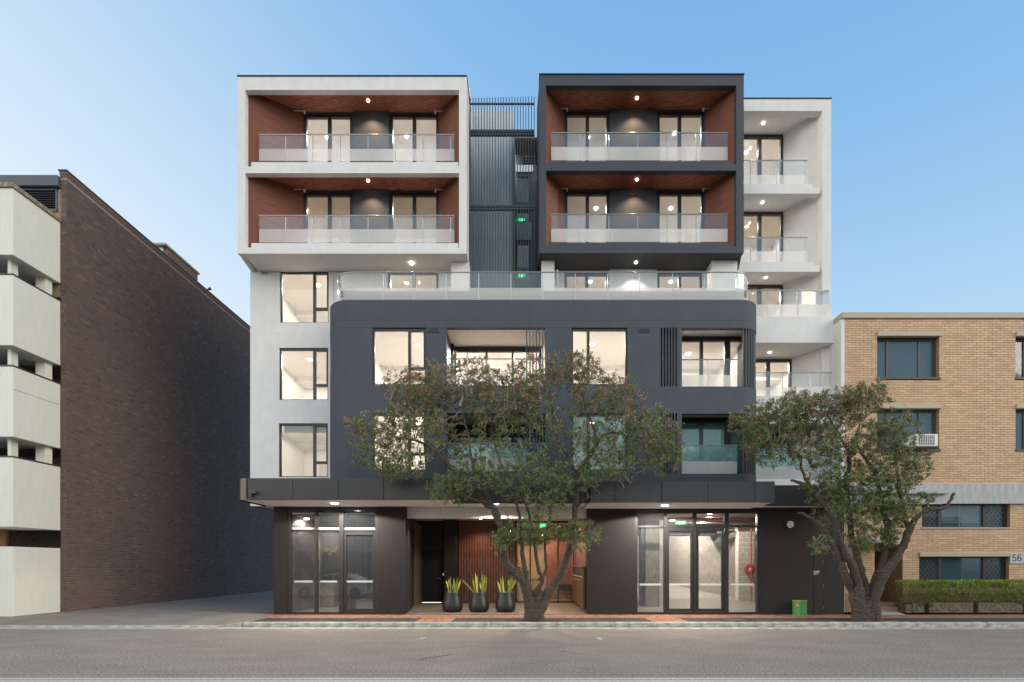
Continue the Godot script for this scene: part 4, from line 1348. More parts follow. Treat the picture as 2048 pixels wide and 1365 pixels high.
func opposite_row() -> void:   # low row of shops across the road, behind the camera: what the ground-floor glass mirrors
	var b := node("shop_row", self, Vector3(0, 0, 30))
	tag(b, "long low rendered row of shops across the road, mirrored in the street-level glass", "building")
	var holes := []
	var x := -42.0
	while x < 40.0:
		holes.append([x + 45.0, x + 48.4, 0.4, 2.9])
		holes.append([x + 45.6, x + 47.6, 4.1, 5.6])
		x += 4.6
	build("front_wall", Shape.new().wall([Vector2(45, 0), Vector2(-45, 0)], -0.2, 6.8, 0.3, holes), mat(0.2, 0.17, 0.15, 0.85), b)
	build("body", Shape.new().box(-45, 45, -0.2, 6.6, 0.5, 9.0), mat(0.03, 0.03, 0.032, 0.6), b)
	build("awning", Shape.new().box(-45, 45, 3.1, 3.4, -2.2, -0.01), mat(0.3, 0.3, 0.31, 0.6), b)


func tan_building() -> void:
	var b := node("tan_brick_building", self, Vector3.ZERO)
	tag(b, "tan brick walk-up block with bronze windows and a concrete band at the right edge", "building")
	var x0 := 12.170
	var x1 := 34.0
	var top := 11.278
	var lower := 4.123
	var upper := 4.923
	var z := -1.35
	# openings: x0, x1, y0, y1
	var w := [[13.423, 15.815, 8.945, 10.757], [13.423, 15.815, 6.167, 7.971], [18.766, 21.234, 8.945, 10.757], [18.766, 21.234, 6.167, 7.971]]
	var g := [[15.150, 18.554, 3.226, lower + 0.02], [15.043, 18.515, 0.902, 2.252], [13.327, 14.407, 0.0, 2.561]]
	var holes := []
	for h in w + g:
		holes.append([h[0] - x0, h[1] - x0, h[2], h[3]])
	var wall := build("brick_wall", Shape.new().wall([Vector2(x0, z - 0.012), Vector2(x1, z - 0.012)], -0.05, top, 0.25, holes), M.mortar_tan, b)
	var hz := w + g
	var up := brick_places(x0, x1, upper, top, 0.301, 0.0905, 0.013, hz, 1)
	var down := brick_places(x0, x1, lower - 38 * 0.0905, lower, 0.392, 0.0905, 0.013, hz, 2)
	var near := []
	var far := []
	for p in down:
		if p[0] < 20.5 and p[1] > 0.9 and p[0] > 14.4 and near.size() < 290:
			near.append(p)
		else:
			far.append(p)
	var bricks := near + far + up
	lay(wall, bricks, func(u: float, v: float, d: float) -> Transform3D: return Transform3D(Basis(), Vector3(u, v, z - 0.004 + d)), 0.0905, 0.013, tan_tone, near.size())
	build("parapet_cap", Shape.new().cbox(x0 - 0.14, x1, top, 11.510, z - 9.0, z + 0.06, 0.015), M.tan_trim, b)
	build("side_wall", Shape.new().box(x0 - 0.13, x0 - 0.002, -0.05, top - 0.002, -14.0, z - 0.004), M.white, b)
	build("roof", Shape.new().box(x0, x1, top - 0.6, top - 0.5, -14.0, z - 0.3), M.band, b)
	build("rear_wall", Shape.new().box(x0, x1, 0.0, top - 0.5, -14.2, -14.0), M.mortar_tan, b)
	# band over the ground floor with a ledge on its left half
	build("concrete_band", Shape.new().cbox(x0 - 0.02, x1, lower, upper, z, z + 0.1, 0.012), M.band, b)
	build("concrete_ledge", Shape.new().cbox(x0 + 0.3, 15.956, 4.487, 4.640, z + 0.1, z + 0.3, 0.01), M.band, b)
	build("ledge_panel", Shape.new().cbox(x0 + 0.3, 15.822, lower - 0.02, 4.487, z + 0.1, z + 0.14, 0.008), M.band, b)
	# bronze windows with venetian blinds
	for i in 4:
		var o: Array = w[i]
		var zi := z - 0.16
		var hood := o[3] - 0.18 as float
		build("shutter_box", Shape.new().cbox(o[0] - 0.02, o[1] + 0.07, hood, o[3] + 0.01, z - 0.1, z + 0.08, 0.02), M.tan_trim, b)
		build("sill", Shape.new().cbox(o[0] - 0.02, o[1] + 0.05, o[2] - 0.01, o[2] + 0.07, z - 0.2, z + 0.04, 0.01), M.frame, b)
		var f := Shape.new()
		var m0: float = o[0] + 0.5
		var m1: float = o[0] + 1.74
		f.box(o[0], o[1], hood - 0.09, hood, zi - 0.06, zi)
		f.box(o[0], o[1], o[2] + 0.07, o[2] + 0.12, zi - 0.06, zi)
		f.box(o[0], o[0] + 0.04, o[2] + 0.12, hood - 0.09, zi - 0.06, zi)
		f.box(o[1] - 0.07, o[1], o[2] + 0.12, hood - 0.09, zi - 0.06, zi)
		f.box(m0 - 0.035, m0 + 0.035, o[2] + 0.12, hood - 0.09, zi - 0.06, zi + 0.01)
		f.box(m1 - 0.02, m1 + 0.02, o[2] + 0.12, hood - 0.09, zi - 0.06, zi)
		var win := build("window", f, M.frame_bronze, b)
		for s in [[o[0] + 0.04, m0 - 0.035], [m0 + 0.035, m1 - 0.02], [m1 + 0.02, o[1] - 0.07]]:
			build("pane", Shape.new().box(s[0], s[1], o[2] + 0.12, hood - 0.09, zi - 0.04, zi - 0.03), M.pane_window, win)
		var slats := Shape.new()
		var y: float = o[2] + 0.13
		while y < hood - 0.1:
			slats.quad(Vector3(o[0], y, zi - 0.13), Vector3(o[1], y, zi - 0.13), Vector3(o[1], y + 0.026, zi - 0.16), Vector3(o[0], y + 0.026, zi - 0.16))
			y += 0.04
		if i != 1:
			build("blind", slats, M.blind, win).set_meta("kind", "stuff")
		build("room", Shape.new().box(o[0] - 0.3, o[1] + 0.3, o[2] - 0.3, o[3] + 0.3, z - 2.7, z - 2.6).box(o[0] - 0.3, o[1] + 0.3, o[2] - 0.4, o[2] - 0.3, z - 2.6, z - 0.27).box(o[0] - 0.3, o[1] + 0.3, o[3] + 0.3, o[3] + 0.4, z - 2.6, z - 0.27).box(o[0] - 0.4, o[0] - 0.3, o[2] - 0.4, o[3] + 0.4, z - 2.6, z - 0.27).box(o[1] + 0.3, o[1] + 0.4, o[2] - 0.4, o[3] + 0.4, z - 2.6, z - 0.27), M.inside_dark, b)
	# ground-floor windows behind security grilles
	for i in 2:
		var o: Array = g[i]
		var zi := z - 0.14
		var f := Shape.new()
		var t := o[3] as float
		if i == 1:
			t -= 0.16
			build("shutter_box", Shape.new().cbox(o[0] - 0.02, o[1] + 0.02, t, o[3] + 0.01, z - 0.1, z + 0.06, 0.015), M.tan_trim, b)
		else:
			build("sill", Shape.new().cbox(o[0] - 0.03, o[1] + 0.03, o[2] - 0.06, o[2], z - 0.1, z + 0.03, 0.01), M.tan_trim, b)
		var m0 := 15.950
		var m1 := 17.686
		f.box(o[0], o[1], t - 0.05, t, zi - 0.06, zi)
		f.box(o[0], o[1], o[2], o[2] + 0.05, zi - 0.06, zi)
		for x in [o[0] + 0.06, m0, m1, o[1] - 0.06]:
			f.box(x - 0.06, x + 0.06, o[2] + 0.05, t - 0.05, zi - 0.06, zi + 0.012)
		var win := build("window", f, M.frame, b)
		build("pane", Shape.new().box(o[0] + 0.12, o[1] - 0.12, o[2] + 0.05, t - 0.05, zi - 0.05, zi - 0.04), M.pane_window, win)
		for s in [[o[0] + 0.12, m0 - 0.06], [m1 + 0.06, o[1] - 0.12]]:
			build("security_grille", diamonds(s[0], s[1], o[2] + 0.05, t - 0.05, zi + 0.004), M.frame_bronze, win)
		if i == 0:
			var sl := Shape.new()
			var y: float = o[2] + 0.24
			while y < t - 0.06:
				sl.quad(Vector3(m0 + 0.08, y, zi - 0.12), Vector3(m1 - 0.08, y, zi - 0.12), Vector3(m1 - 0.08, y + 0.024, zi - 0.14), Vector3(m0 + 0.08, y + 0.024, zi - 0.14))
				y += 0.032
			build("blind", sl, M.curtain, win).set_meta("kind", "stuff")
			build("blind_rail", Shape.new().box(m0 + 0.8, m0 + 0.85, o[2] + 0.05, t - 0.05, zi - 0.1, zi - 0.07).box(m0 + 0.08, m1 - 0.08, o[2] + 0.2, o[2] + 0.225, zi - 0.14, zi - 0.11), M.curtain, win)
		build("room", Shape.new().box(o[0] - 0.1, o[1] + 0.1, o[2] - 0.3, t + 0.1, z - 2.2, z - 2.1).box(o[0] - 0.1, o[1] + 0.1, o[2] - 0.4, o[2] - 0.3, z - 2.1, z - 0.27).box(o[0] - 0.1, o[1] + 0.1, t + 0.1, t + 0.2, z - 2.1, z - 0.27).box(o[0] - 0.2, o[0] - 0.1, o[2] - 0.4, t + 0.2, z - 2.1, z - 0.27).box(o[1] + 0.1, o[1] + 0.2, o[2] - 0.4, t + 0.2, z - 2.1, z - 0.27), M.inside_dark, b)
	# recessed entrance with a step
	var e: Array = g[2]
	build("porch", Shape.new().box(e[0] - 0.1, e[0], 0.0, e[3], z - 1.6, z - 0.27).box(e[1], e[1] + 0.1, 0.0, e[3], z - 1.6, z - 0.27).box(e[0] - 0.1, e[1] + 0.1, e[3], e[3] + 0.1, z - 1.6, z - 0.27), M.mortar_tan, b)
	var ed := build("entrance_door", Shape.new().cbox(e[0], e[1], 0.32, e[3], z - 1.6, z - 1.5, 0.01), mat(0.03, 0.014, 0.012, 0.5), b)
	build("handle", Shape.new().lathe(Vector3(e[1] - 0.12, 1.35, z - 1.46), [[0.0, 0.0], [0.03, 0.01], [0.03, 0.05], [0.0, 0.06]], 10), M.steel, ed)
	build("step", Shape.new().cbox(e[0] + 0.01, e[1] + 0.25, -0.05, 0.32, z - 1.5, z - 0.1, 0.015), mat(0.3, 0.17, 0.12, 0.85), b)
	build("step", Shape.new().cbox(e[0] + 0.01, e[1] + 0.25, -0.05, 0.17, z - 0.099, z + 0.2, 0.015), mat(0.33, 0.2, 0.15, 0.85), b)
	structure(build("path", Shape.new().prism(PackedVector2Array([Vector2(12.259, 0.019), Vector2(13.456, 0.019), Vector2(14.043, -1.15), Vector2(13.148, -1.15)]), -0.2, -0.004), M.concrete))
	build("porch_canopy", Shape.new().cbox(x0 + 0.35, 13.793, 2.608, 2.738, z + 0.0, -0.7, 0.01), M.band, b)


func diamonds(x0: float, x1: float, y0: float, y1: float, z: float) -> Shape:   # an expanded diamond mesh
	var s := Shape.new()
	var pitch := 0.17
	var w := 0.013
	for dir in [-1.0, 1.0]:
		var c := -2.0
		while c < (x1 - x0) + 2.0:
			# line x = x0 + c + dir * (y - y0) * 0.8, clipped to the opening
			var ya := y0
			var yb := y1
			var k: float = dir * 0.8
			var lo := (x0 - (x0 + c)) / k + y0
			var hi := (x1 - (x0 + c)) / k + y0
			ya = maxf(ya, minf(lo, hi))
			yb = minf(yb, maxf(lo, hi))
			if yb - ya > 0.02:
				var a := Vector3(x0 + c + k * (ya - y0), ya, z + 0.003 * dir)
				var e := Vector3(x0 + c + k * (yb - y0), yb, z + 0.003 * dir)
				s.quad(a - Vector3(w, 0, 0), a + Vector3(w, 0, 0), e + Vector3(w, 0, 0), e - Vector3(w, 0, 0))
			c += pitch
	return s


# ---------- trees ----------
func leaf_mesh() -> Mesh:   # one small pointed leaf, folded along its middle
	var s := Shape.new()
	var tip := Vector3(0, 0, 0.062)
	var base := Vector3.ZERO
	var l := Vector3(-0.017, 0.007, 0.028)
	var r := Vector3(0.017, 0.007, 0.028)
	var m := Vector3(0, 0.0, 0.03)
	s.tri(base, m, l)
	s.tri(l, m, tip)
	s.tri(base, r, m)
	s.tri(m, r, tip)
	return s.st.commit()


func grow(called: String, label: String, at: Vector3, limbs: Array, blobs: Array, leafy: float, clear_wall: Callable) -> void:   # limbs: drawn main branches of [x, y, z, radius]; blobs: where the crown is, [x, y, z, rx, ry, rz, count]
	var t := node(called, self, at)
	tag(t, label, "tree", "street trees in the footpath")
	var pos: Array[Vector3] = []
	var up: PackedInt32Array = []
	var rad: PackedFloat32Array = []
	var far: PackedFloat32Array = []
	var wood := Shape.new()
	var knots := FastNoiseLite.new()
	knots.seed = 12
	knots.frequency = 4.2
	knots.fractal_octaves = 3
	for limb in limbs:
		var ps := []
		var rs := []
		var n: int = limb.size()
		for i in n - 1:
			var a := Vector3(limb[maxi(i - 1, 0)][0], limb[maxi(i - 1, 0)][1], limb[maxi(i - 1, 0)][2])
			var b := Vector3(limb[i][0], limb[i][1], limb[i][2])
			var c := Vector3(limb[i + 1][0], limb[i + 1][1], limb[i + 1][2])
			var d := Vector3(limb[mini(i + 2, n - 1)][0], limb[mini(i + 2, n - 1)][1], limb[mini(i + 2, n - 1)][2])
			for k in 4:
				var f := k / 4.0
				var wob := Vector3(rng.randfn(0, 1), rng.randfn(0, 1), rng.randfn(0, 1)) * 0.012
				ps.append(b.cubic_interpolate(c, a, d, f) + wob - at)
				rs.append(lerpf(limb[i][3], limb[i + 1][3], f) * 0.88)
		ps.append(Vector3(limb[-1][0], limb[-1][1], limb[-1][2]) - at)
		rs.append(limb[-1][3])
		wood.tube(ps, rs, 14, true, knots)
		for i in range(2, ps.size()):
			if rs[i] < 0.16:
				pos.append(ps[i])
				up.append(-1)
				rad.append(rs[i])
				far.append(0.0)
	var hand := pos.size()
	# crown points, each joined to the nearest wood, near things and short ways first
	var pts: Array[Vector3] = []
	for b in blobs:
		var n: int = b[6]
		while n > 0:
			var v := Vector3(rng.randf_range(-1, 1), rng.randf_range(-1, 1), rng.randf_range(-1, 1))
			if v.length() > 1.0:
				continue
			v *= 0.75 + 0.25 * v.length()
			var p := Vector3(b[0] + v.x * b[3], b[1] + v.y * b[4], b[2] + v.z * b[5])
			n -= 1
			if clear_wall.call(p):
				pts.append(p - at)
	var count := pts.size()
	var cost: PackedFloat32Array = []
	var to: PackedInt32Array = []
	cost.resize(count)
	to.resize(count)
	for i in count:
		cost[i] = 1e9
		for j in hand:
			var c := pts[i].distance_to(pos[j])
			if c < cost[i]:
				cost[i] = c
				to[i] = j
	var open: PackedInt32Array = []
	for i in count:
		open.append(i)
	var kids := {}
	while open.size():
		var bi := 0
		for k in range(1, open.size()):
			if cost[open[k]] < cost[open[bi]]:
				bi = k
		var i := open[bi]
		open[bi] = open[-1]
		open.resize(open.size() - 1)
		var parent := to[i]
		var idx := pos.size()
		pos.append(pts[i])
		up.append(parent)
		rad.append(0.004)
		far.append(far[parent] + pts[i].distance_to(pos[parent]))
		kids[parent] = kids.get(parent, 0) + 1
		for j in open:
			var c := pts[j].distance_to(pts[i]) + 0.3 * far[idx]
			if c < cost[j]:
				cost[j] = c
				to[j] = idx
	# pipe model: a branch is as thick as what it carries
	var carried: PackedFloat32Array = []
	carried.resize(pos.size())
	for i in range(pos.size() - 1, hand - 1, -1):
		carried[i] += 1.0
		if up[i] >= 0:
			carried[up[i]] += carried[i]
	var branches := Shape.new()
	for i in range(hand, pos.size()):
		var p := up[i]
		var a := pos[p]
		var b := pos[i]
		var ra := 0.0042 * pow(carried[i] + 1.0, 0.44)
		var rb := ra * 0.82
		var l := a.distance_to(b)
		var j := Vector3(rng.randfn(0, 1), rng.randfn(0, 1), rng.randfn(0, 1)) * l * 0.09
		branches.tube([a, a.lerp(b, 0.5) + j + Vector3(0, l * 0.05, 0), b], [ra, (ra + rb) / 2.0, rb], 5 if ra > 0.012 else 4, false)
	build("trunk", wood, M.bark, t)
	# sprays of twigs and leaves at every crown point
	var places := []
	var tints := []
	for i in range(hand, pos.size()):
		var out := (pos[i] - pos[up[i]]).normalized()
		var end: bool = not kids.has(i)
		var height := pos[i].y + at.y
		var sprays := 3 if end else 1
		for k in sprays:
			var d := (out * 0.8 + Vector3(rng.randfn(0, 0.6), rng.randfn(0.35, 0.5), rng.randfn(0, 0.6))).normalized()
			var l := rng.randf_range(0.06, 0.2)
			var q := pos[i] + d * l
			branches.tube([pos[i], pos[i].lerp(q, 0.5) + Vector3(rng.randfn(0, 0.012), rng.randfn(0, 0.012), rng.randfn(0, 0.012)), q], [0.0045, 0.0038, 0.0026], 3, false)
			var red := rng.randf() < clampf((height - 4.5) * 0.18, 0.02, 0.58)
			for m in int(leafy * rng.randf_range(0.5, 1.5)):
				var f := sqrt(rng.randf())
				var lp := pos[i].lerp(q, f) + Vector3(rng.randfn(0, 0.03), rng.randfn(0, 0.03), rng.randfn(0, 0.03))
				var dir := (d * 0.7 + Vector3(rng.randfn(0, 0.7), rng.randfn(0.1, 0.6), rng.randfn(0, 0.7))).normalized()
				var bb := Basis.looking_at(-dir, Vector3(rng.randfn(0, 0.5), 1, rng.randfn(0, 0.5)).normalized() + dir.cross(Vector3.RIGHT) * 0.01)
				places.append(Transform3D(bb.scaled_local(Vector3.ONE * rng.randf_range(0.7, 1.4)), lp))
				var c := Color(0.085, 0.14, 0.04).lerp(Color(0.26, 0.33, 0.125), rng.randf())
				if red and f > 0.3:
					c = Color(0.36, 0.255, 0.19).lerp(Color(0.5, 0.26, 0.19), rng.randf() * rng.randf())
				elif rng.randf() < 0.05:
					c = Color(0.14, 0.24, 0.07)
				tints.append(c * rng.randf_range(0.75, 1.2))
	build("branches", branches, M.twig, t)
	many("crown", leaf_mesh(), M.leaf, places, tints, t)


func trees() -> void:
	for p in [Vector2(0.17, 1.72), Vector2(10.85, 1.65)]:
		var pit := Shape.new()
		var edge := PackedVector2Array()
		for k in 18:
			var w := k * TAU / 18.0
			edge.append(p + Vector2(cos(w) * rng.randf_range(0.75, 1.0), sin(w) * rng.randf_range(0.36, 0.46)))
		structure(build("tree_pit", pit.prism(edge, -0.1, 0.006), M.soil))
	var limbs := [
		[[0.14, -0.21, 1.85, 0.360], [0.14, -0.00, 1.85, 0.290], [0.18, 0.32, 1.85, 0.220], [0.24, 0.59, 1.85, 0.200], [0.30, 0.86, 1.85, 0.160], [0.35, 1.12, 1.87, 0.040]],
		[[-0.05, -0.13, 1.89, 0.260], [0.03, 0.16, 1.89, 0.210], [-0.05, 0.75, 1.90, 0.200], [-0.16, 1.18, 1.96, 0.200], [-0.38, 1.47, 2.04, 0.170], [-0.69, 1.79, 2.09, 0.155], [-0.80, 2.18, 2.16, 0.150], [-0.86, 2.60, 2.24, 0.140], [-0.91, 3.03, 2.31, 0.130], [-1.10, 3.44, 2.34, 0.130], [-1.37, 3.74, 2.39, 0.125], [-1.60, 4.01, 2.44, 0.120], [-1.98, 4.27, 2.49, 0.110], [-2.24, 4.61, 2.54, 0.085], [-2.57, 4.90, 2.59, 0.070], [-2.90, 5.24, 2.64, 0.050], [-3.31, 5.49, 2.69, 0.035], [-3.91, 5.64, 2.69, 0.020]],
		[[0.30, -0.13, 1.85, 0.250], [0.30, 0.22, 1.88, 0.200], [0.50, 0.67, 1.83, 0.180], [0.69, 1.02, 1.83, 0.170], [0.93, 1.39, 1.87, 0.160], [1.10, 1.79, 1.94, 0.155], [1.25, 2.26, 2.03, 0.140], [1.35, 2.76, 2.12, 0.120], [1.43, 3.35, 2.14, 0.105], [1.46, 3.98, 2.14, 0.095], [1.42, 4.44, 2.19, 0.085], [1.62, 4.82, 2.24, 0.080], [1.88, 5.20, 2.29, 0.075], [2.11, 5.59, 2.29, 0.060], [2.42, 5.85, 2.29, 0.045], [3.04, 5.79, 2.29, 0.030], [3.73, 5.65, 2.34, 0.020]],
		[[1.42, 4.41, 2.19, 0.060], [1.37, 4.85, 2.09, 0.050], [1.12, 5.34, 2.04, 0.045], [0.84, 5.90, 1.99, 0.040], [0.74, 6.54, 1.99, 0.035], [0.65, 7.17, 1.99, 0.025], [0.81, 7.80, 1.99, 0.015]],
		[[2.11, 5.56, 2.29, 0.045], [1.94, 6.10, 2.39, 0.035], [1.74, 6.64, 2.39, 0.030], [1.56, 7.34, 2.39, 0.020], [1.40, 7.88, 2.39, 0.010]],
		[[-0.06, 0.96, 1.95, 0.100], [-0.11, 1.47, 2.08, 0.090], [-0.20, 2.02, 2.23, 0.075], [-0.26, 2.64, 2.35, 0.065], [-0.32, 3.25, 2.44, 0.055], [-0.44, 3.85, 2.49, 0.050], [-0.67, 4.39, 2.49, 0.040], [-0.90, 5.00, 2.49, 0.030], [-1.13, 5.77, 2.49, 0.020], [-1.21, 6.53, 2.49, 0.012]],
		[[0.14, 0.87, 1.95, 0.090], [0.41, 1.31, 2.06, 0.075], [0.27, 1.63, 2.16, 0.070], [0.20, 2.10, 2.25, 0.060], [0.11, 2.71, 2.36, 0.055], [-0.02, 3.33, 2.39, 0.045], [-0.11, 3.94, 2.39, 0.035], [-0.05, 4.71, 2.39, 0.025], [0.05, 5.49, 2.39, 0.015]],
		[[0.33, 1.31, 2.03, 0.060], [0.52, 1.63, 2.06, 0.050], [0.49, 2.10, 2.13, 0.045], [0.51, 2.72, 2.21, 0.040], [0.64, 3.35, 2.19, 0.035], [0.77, 3.99, 2.09, 0.030], [0.88, 4.78, 2.04, 0.020]],
		[[-1.10, 3.43, 2.34, 0.080], [-1.32, 3.99, 2.59, 0.070], [-1.64, 4.56, 2.79, 0.055], [-1.77, 5.14, 2.89, 0.040], [-1.85, 5.81, 2.89, 0.030], [-2.07, 6.48, 2.89, 0.020]],
		[[-1.29, 3.69, 2.44, 0.050], [-1.72, 3.75, 2.69, 0.040], [-2.16, 3.89, 2.79, 0.030], [-2.61, 3.96, 2.79, 0.015]],
		[[1.43, 3.54, 2.14, 0.035], [1.71, 3.79, 2.39, 0.030], [2.16, 3.90, 2.49, 0.025], [2.62, 4.01, 2.49, 0.018], [3.11, 4.27, 2.49, 0.010]],
		[[1.31, 2.57, 2.08, 0.060], [1.59, 2.80, 2.38, 0.035], [2.01, 2.93, 2.49, 0.015]]]
	var crown := [[-4.51, 5.55, 2.45, 0.95, 0.95, 1.00, 225],
		[-5.33, 6.05, 2.45, 0.34, 0.14, 0.40, 18],
		[-3.69, 6.27, 2.35, 0.93, 0.77, 1.00, 165],
		[-3.46, 7.12, 2.35, 1.16, 0.70, 1.00, 225],
		[-1.99, 7.35, 2.35, 1.31, 0.77, 1.10, 255],
		[-0.61, 6.92, 2.25, 1.40, 0.93, 1.10, 255],
		[0.02, 7.43, 2.15, 0.94, 0.71, 1.00, 135],
		[1.34, 7.78, 2.25, 0.86, 0.59, 0.80, 150],
		[2.43, 6.92, 2.25, 1.17, 0.78, 1.00, 225],
		[3.57, 5.81, 2.35, 1.08, 0.85, 1.00, 255],
		[4.08, 5.16, 2.45, 0.61, 0.61, 0.80, 90],
		[2.19, 5.52, 2.25, 1.09, 0.78, 1.00, 100],
		[0.63, 5.96, 2.35, 1.24, 0.93, 1.20, 110],
		[-1.21, 5.75, 2.55, 1.37, 0.92, 1.20, 95],
		[-2.56, 5.57, 2.65, 0.91, 0.83, 1.10, 90],
		[-2.39, 4.04, 2.75, 0.68, 0.42, 0.50, 82],
		[-3.90, 4.79, 2.75, 0.90, 0.48, 0.70, 120],
		[0.02, 4.36, 2.65, 1.44, 0.68, 0.70, 165],
		[-1.49, 4.49, 2.75, 0.90, 0.53, 0.60, 90],
		[1.40, 4.40, 2.45, 0.84, 0.54, 0.60, 67],
		[2.76, 4.68, 2.55, 0.76, 0.38, 0.60, 52],
		[0.02, 2.79, 2.40, 0.96, 0.49, 0.40, 105],
		[1.56, 2.71, 2.35, 0.70, 0.43, 0.40, 82],
		[-0.83, 2.48, 2.45, 0.38, 0.38, 0.30, 33],
		[0.48, 3.55, 2.45, 0.77, 0.46, 0.50, 52]]
	var limbs2 := [
		[[10.80, -0.19, 1.78, 0.380], [10.80, 0.02, 1.78, 0.330], [10.80, 0.31, 1.78, 0.300], [10.80, 0.63, 1.78, 0.280], [10.82, 0.89, 1.78, 0.220], [10.79, 1.23, 1.82, 0.060]],
		[[10.50, -0.15, 1.80, 0.260], [10.56, 0.15, 1.80, 0.210], [10.50, 0.50, 1.80, 0.190], [10.35, 0.98, 1.78, 0.160], [10.04, 1.47, 1.92, 0.140], [9.88, 1.79, 1.97, 0.125], [9.65, 2.10, 2.08, 0.110], [9.42, 2.49, 2.15, 0.100], [9.19, 2.85, 2.21, 0.090], [8.92, 3.14, 2.24, 0.070], [8.58, 3.34, 2.24, 0.050], [8.36, 3.39, 2.24, 0.030]],
		[[10.65, -0.13, 1.88, 0.270], [10.65, 0.19, 1.88, 0.220], [10.57, 0.59, 1.88, 0.190], [10.42, 1.23, 1.92, 0.150], [10.20, 1.75, 2.04, 0.140], [9.90, 2.13, 2.13, 0.120], [9.69, 2.57, 2.21, 0.110], [9.50, 3.02, 2.32, 0.090], [9.25, 3.49, 2.32, 0.085], [9.00, 3.85, 2.32, 0.080], [8.77, 4.11, 2.32, 0.070], [8.46, 4.30, 2.32, 0.060], [8.10, 4.39, 2.32, 0.040]],
		[[9.00, 3.85, 2.32, 0.060], [8.56, 4.32, 2.42, 0.050], [8.36, 4.79, 2.42, 0.045], [8.29, 5.17, 2.42, 0.040], [7.86, 5.40, 2.42, 0.025], [7.40, 5.63, 2.42, 0.015]],
		[[10.89, 0.69, 1.68, 0.160], [10.77, 1.30, 1.74, 0.130], [10.48, 1.95, 1.85, 0.120], [10.25, 2.58, 1.96, 0.100], [10.13, 3.21, 2.02, 0.095], [10.05, 3.84, 2.02, 0.085], [9.95, 4.45, 2.12, 0.075], [10.06, 5.00, 2.12, 0.065], [9.91, 5.55, 2.12, 0.050], [9.62, 6.02, 2.12, 0.035], [9.36, 6.50, 2.12, 0.020]],
		[[10.93, 0.02, 1.78, 0.240], [10.93, 0.63, 1.78, 0.200], [11.09, 1.23, 1.82, 0.150], [11.25, 1.94, 1.95, 0.130], [11.29, 2.81, 2.06, 0.100], [11.17, 3.52, 2.07, 0.090], [11.00, 4.06, 2.12, 0.080], [10.88, 4.61, 2.12, 0.070], [10.53, 5.16, 2.12, 0.050], [10.18, 5.61, 2.22, 0.035], [10.31, 6.15, 2.22, 0.020]],
		[[11.07, -0.16, 1.86, 0.280], [10.99, 0.16, 1.88, 0.230], [10.94, 0.55, 1.93, 0.210], [11.05, 1.07, 1.99, 0.170], [11.17, 1.47, 2.06, 0.165], [11.39, 1.82, 2.13, 0.150], [11.58, 2.18, 2.19, 0.140], [11.71, 2.56, 2.26, 0.125], [11.82, 2.95, 2.32, 0.110], [11.97, 3.25, 2.37, 0.090], [12.18, 3.39, 2.37, 0.070], [12.39, 3.49, 2.42, 0.065], [12.63, 3.51, 2.42, 0.060], [12.83, 3.57, 2.42, 0.055], [12.97, 3.76, 2.42, 0.050], [13.08, 3.97, 2.42, 0.045]],
		[[11.78, 2.75, 2.30, 0.080], [11.71, 3.35, 2.22, 0.070], [11.56, 3.97, 2.22, 0.060], [11.48, 4.59, 2.22, 0.045], [11.40, 5.22, 2.22, 0.030], [11.56, 5.68, 2.22, 0.015]]]
	var crown2 := [[6.86, 6.14, 2.25, 0.65, 0.47, 0.70, 81],
		[7.49, 5.68, 2.25, 0.78, 0.86, 0.90, 198],
		[8.11, 6.45, 2.25, 1.09, 0.59, 1.00, 235],
		[9.26, 6.49, 2.15, 0.94, 0.71, 1.00, 198],
		[10.27, 6.83, 2.05, 0.95, 0.50, 0.90, 198],
		[10.82, 7.23, 2.05, 0.32, 0.28, 0.40, 21],
		[8.67, 5.34, 2.35, 0.93, 0.70, 1.00, 162],
		[10.04, 5.55, 2.15, 0.94, 0.71, 1.00, 145],
		[11.30, 5.86, 2.15, 0.78, 0.71, 0.90, 162],
		[11.61, 4.76, 2.15, 0.71, 0.71, 0.80, 162],
		[10.60, 4.43, 2.25, 1.09, 0.70, 0.80, 162],
		[9.29, 4.34, 2.35, 0.93, 0.62, 0.70, 108],
		[10.20, 3.51, 2.15, 1.25, 0.63, 0.60, 181],
		[11.45, 3.51, 2.15, 0.63, 0.55, 0.60, 126],
		[10.42, 2.65, 2.05, 0.79, 0.47, 0.40, 72],
		[11.37, 2.73, 2.15, 0.39, 0.47, 0.35, 45],
		[12.23, 3.80, 2.35, 0.22, 0.22, 0.15, 12],
		[9.12, 2.41, 2.25, 0.28, 0.34, 0.15, 21]]
	grow("street_tree", "spreading bushy tree with forked dark trunk in front of the entrance, the wider one", Vector3(0.17, -0.01, 1.85), limbs, crown, 14.0,
		func(p: Vector3) -> bool: return p.z > 0.45 and (p.z > 2.0 or p.y < 3.7 or p.y > 4.75) and (p.y > 3.7 or p.z > 1.0))
	grow("street_tree", "many-stemmed street tree with a bare sawn limb before the tan brick building", Vector3(10.85, -0.01, 1.78), limbs2, crown2, 15.0,
		func(p: Vector3) -> bool: return p.z > 0.45 and (p.x > 9.6 or p.z > 2.0 or p.y > 4.75))


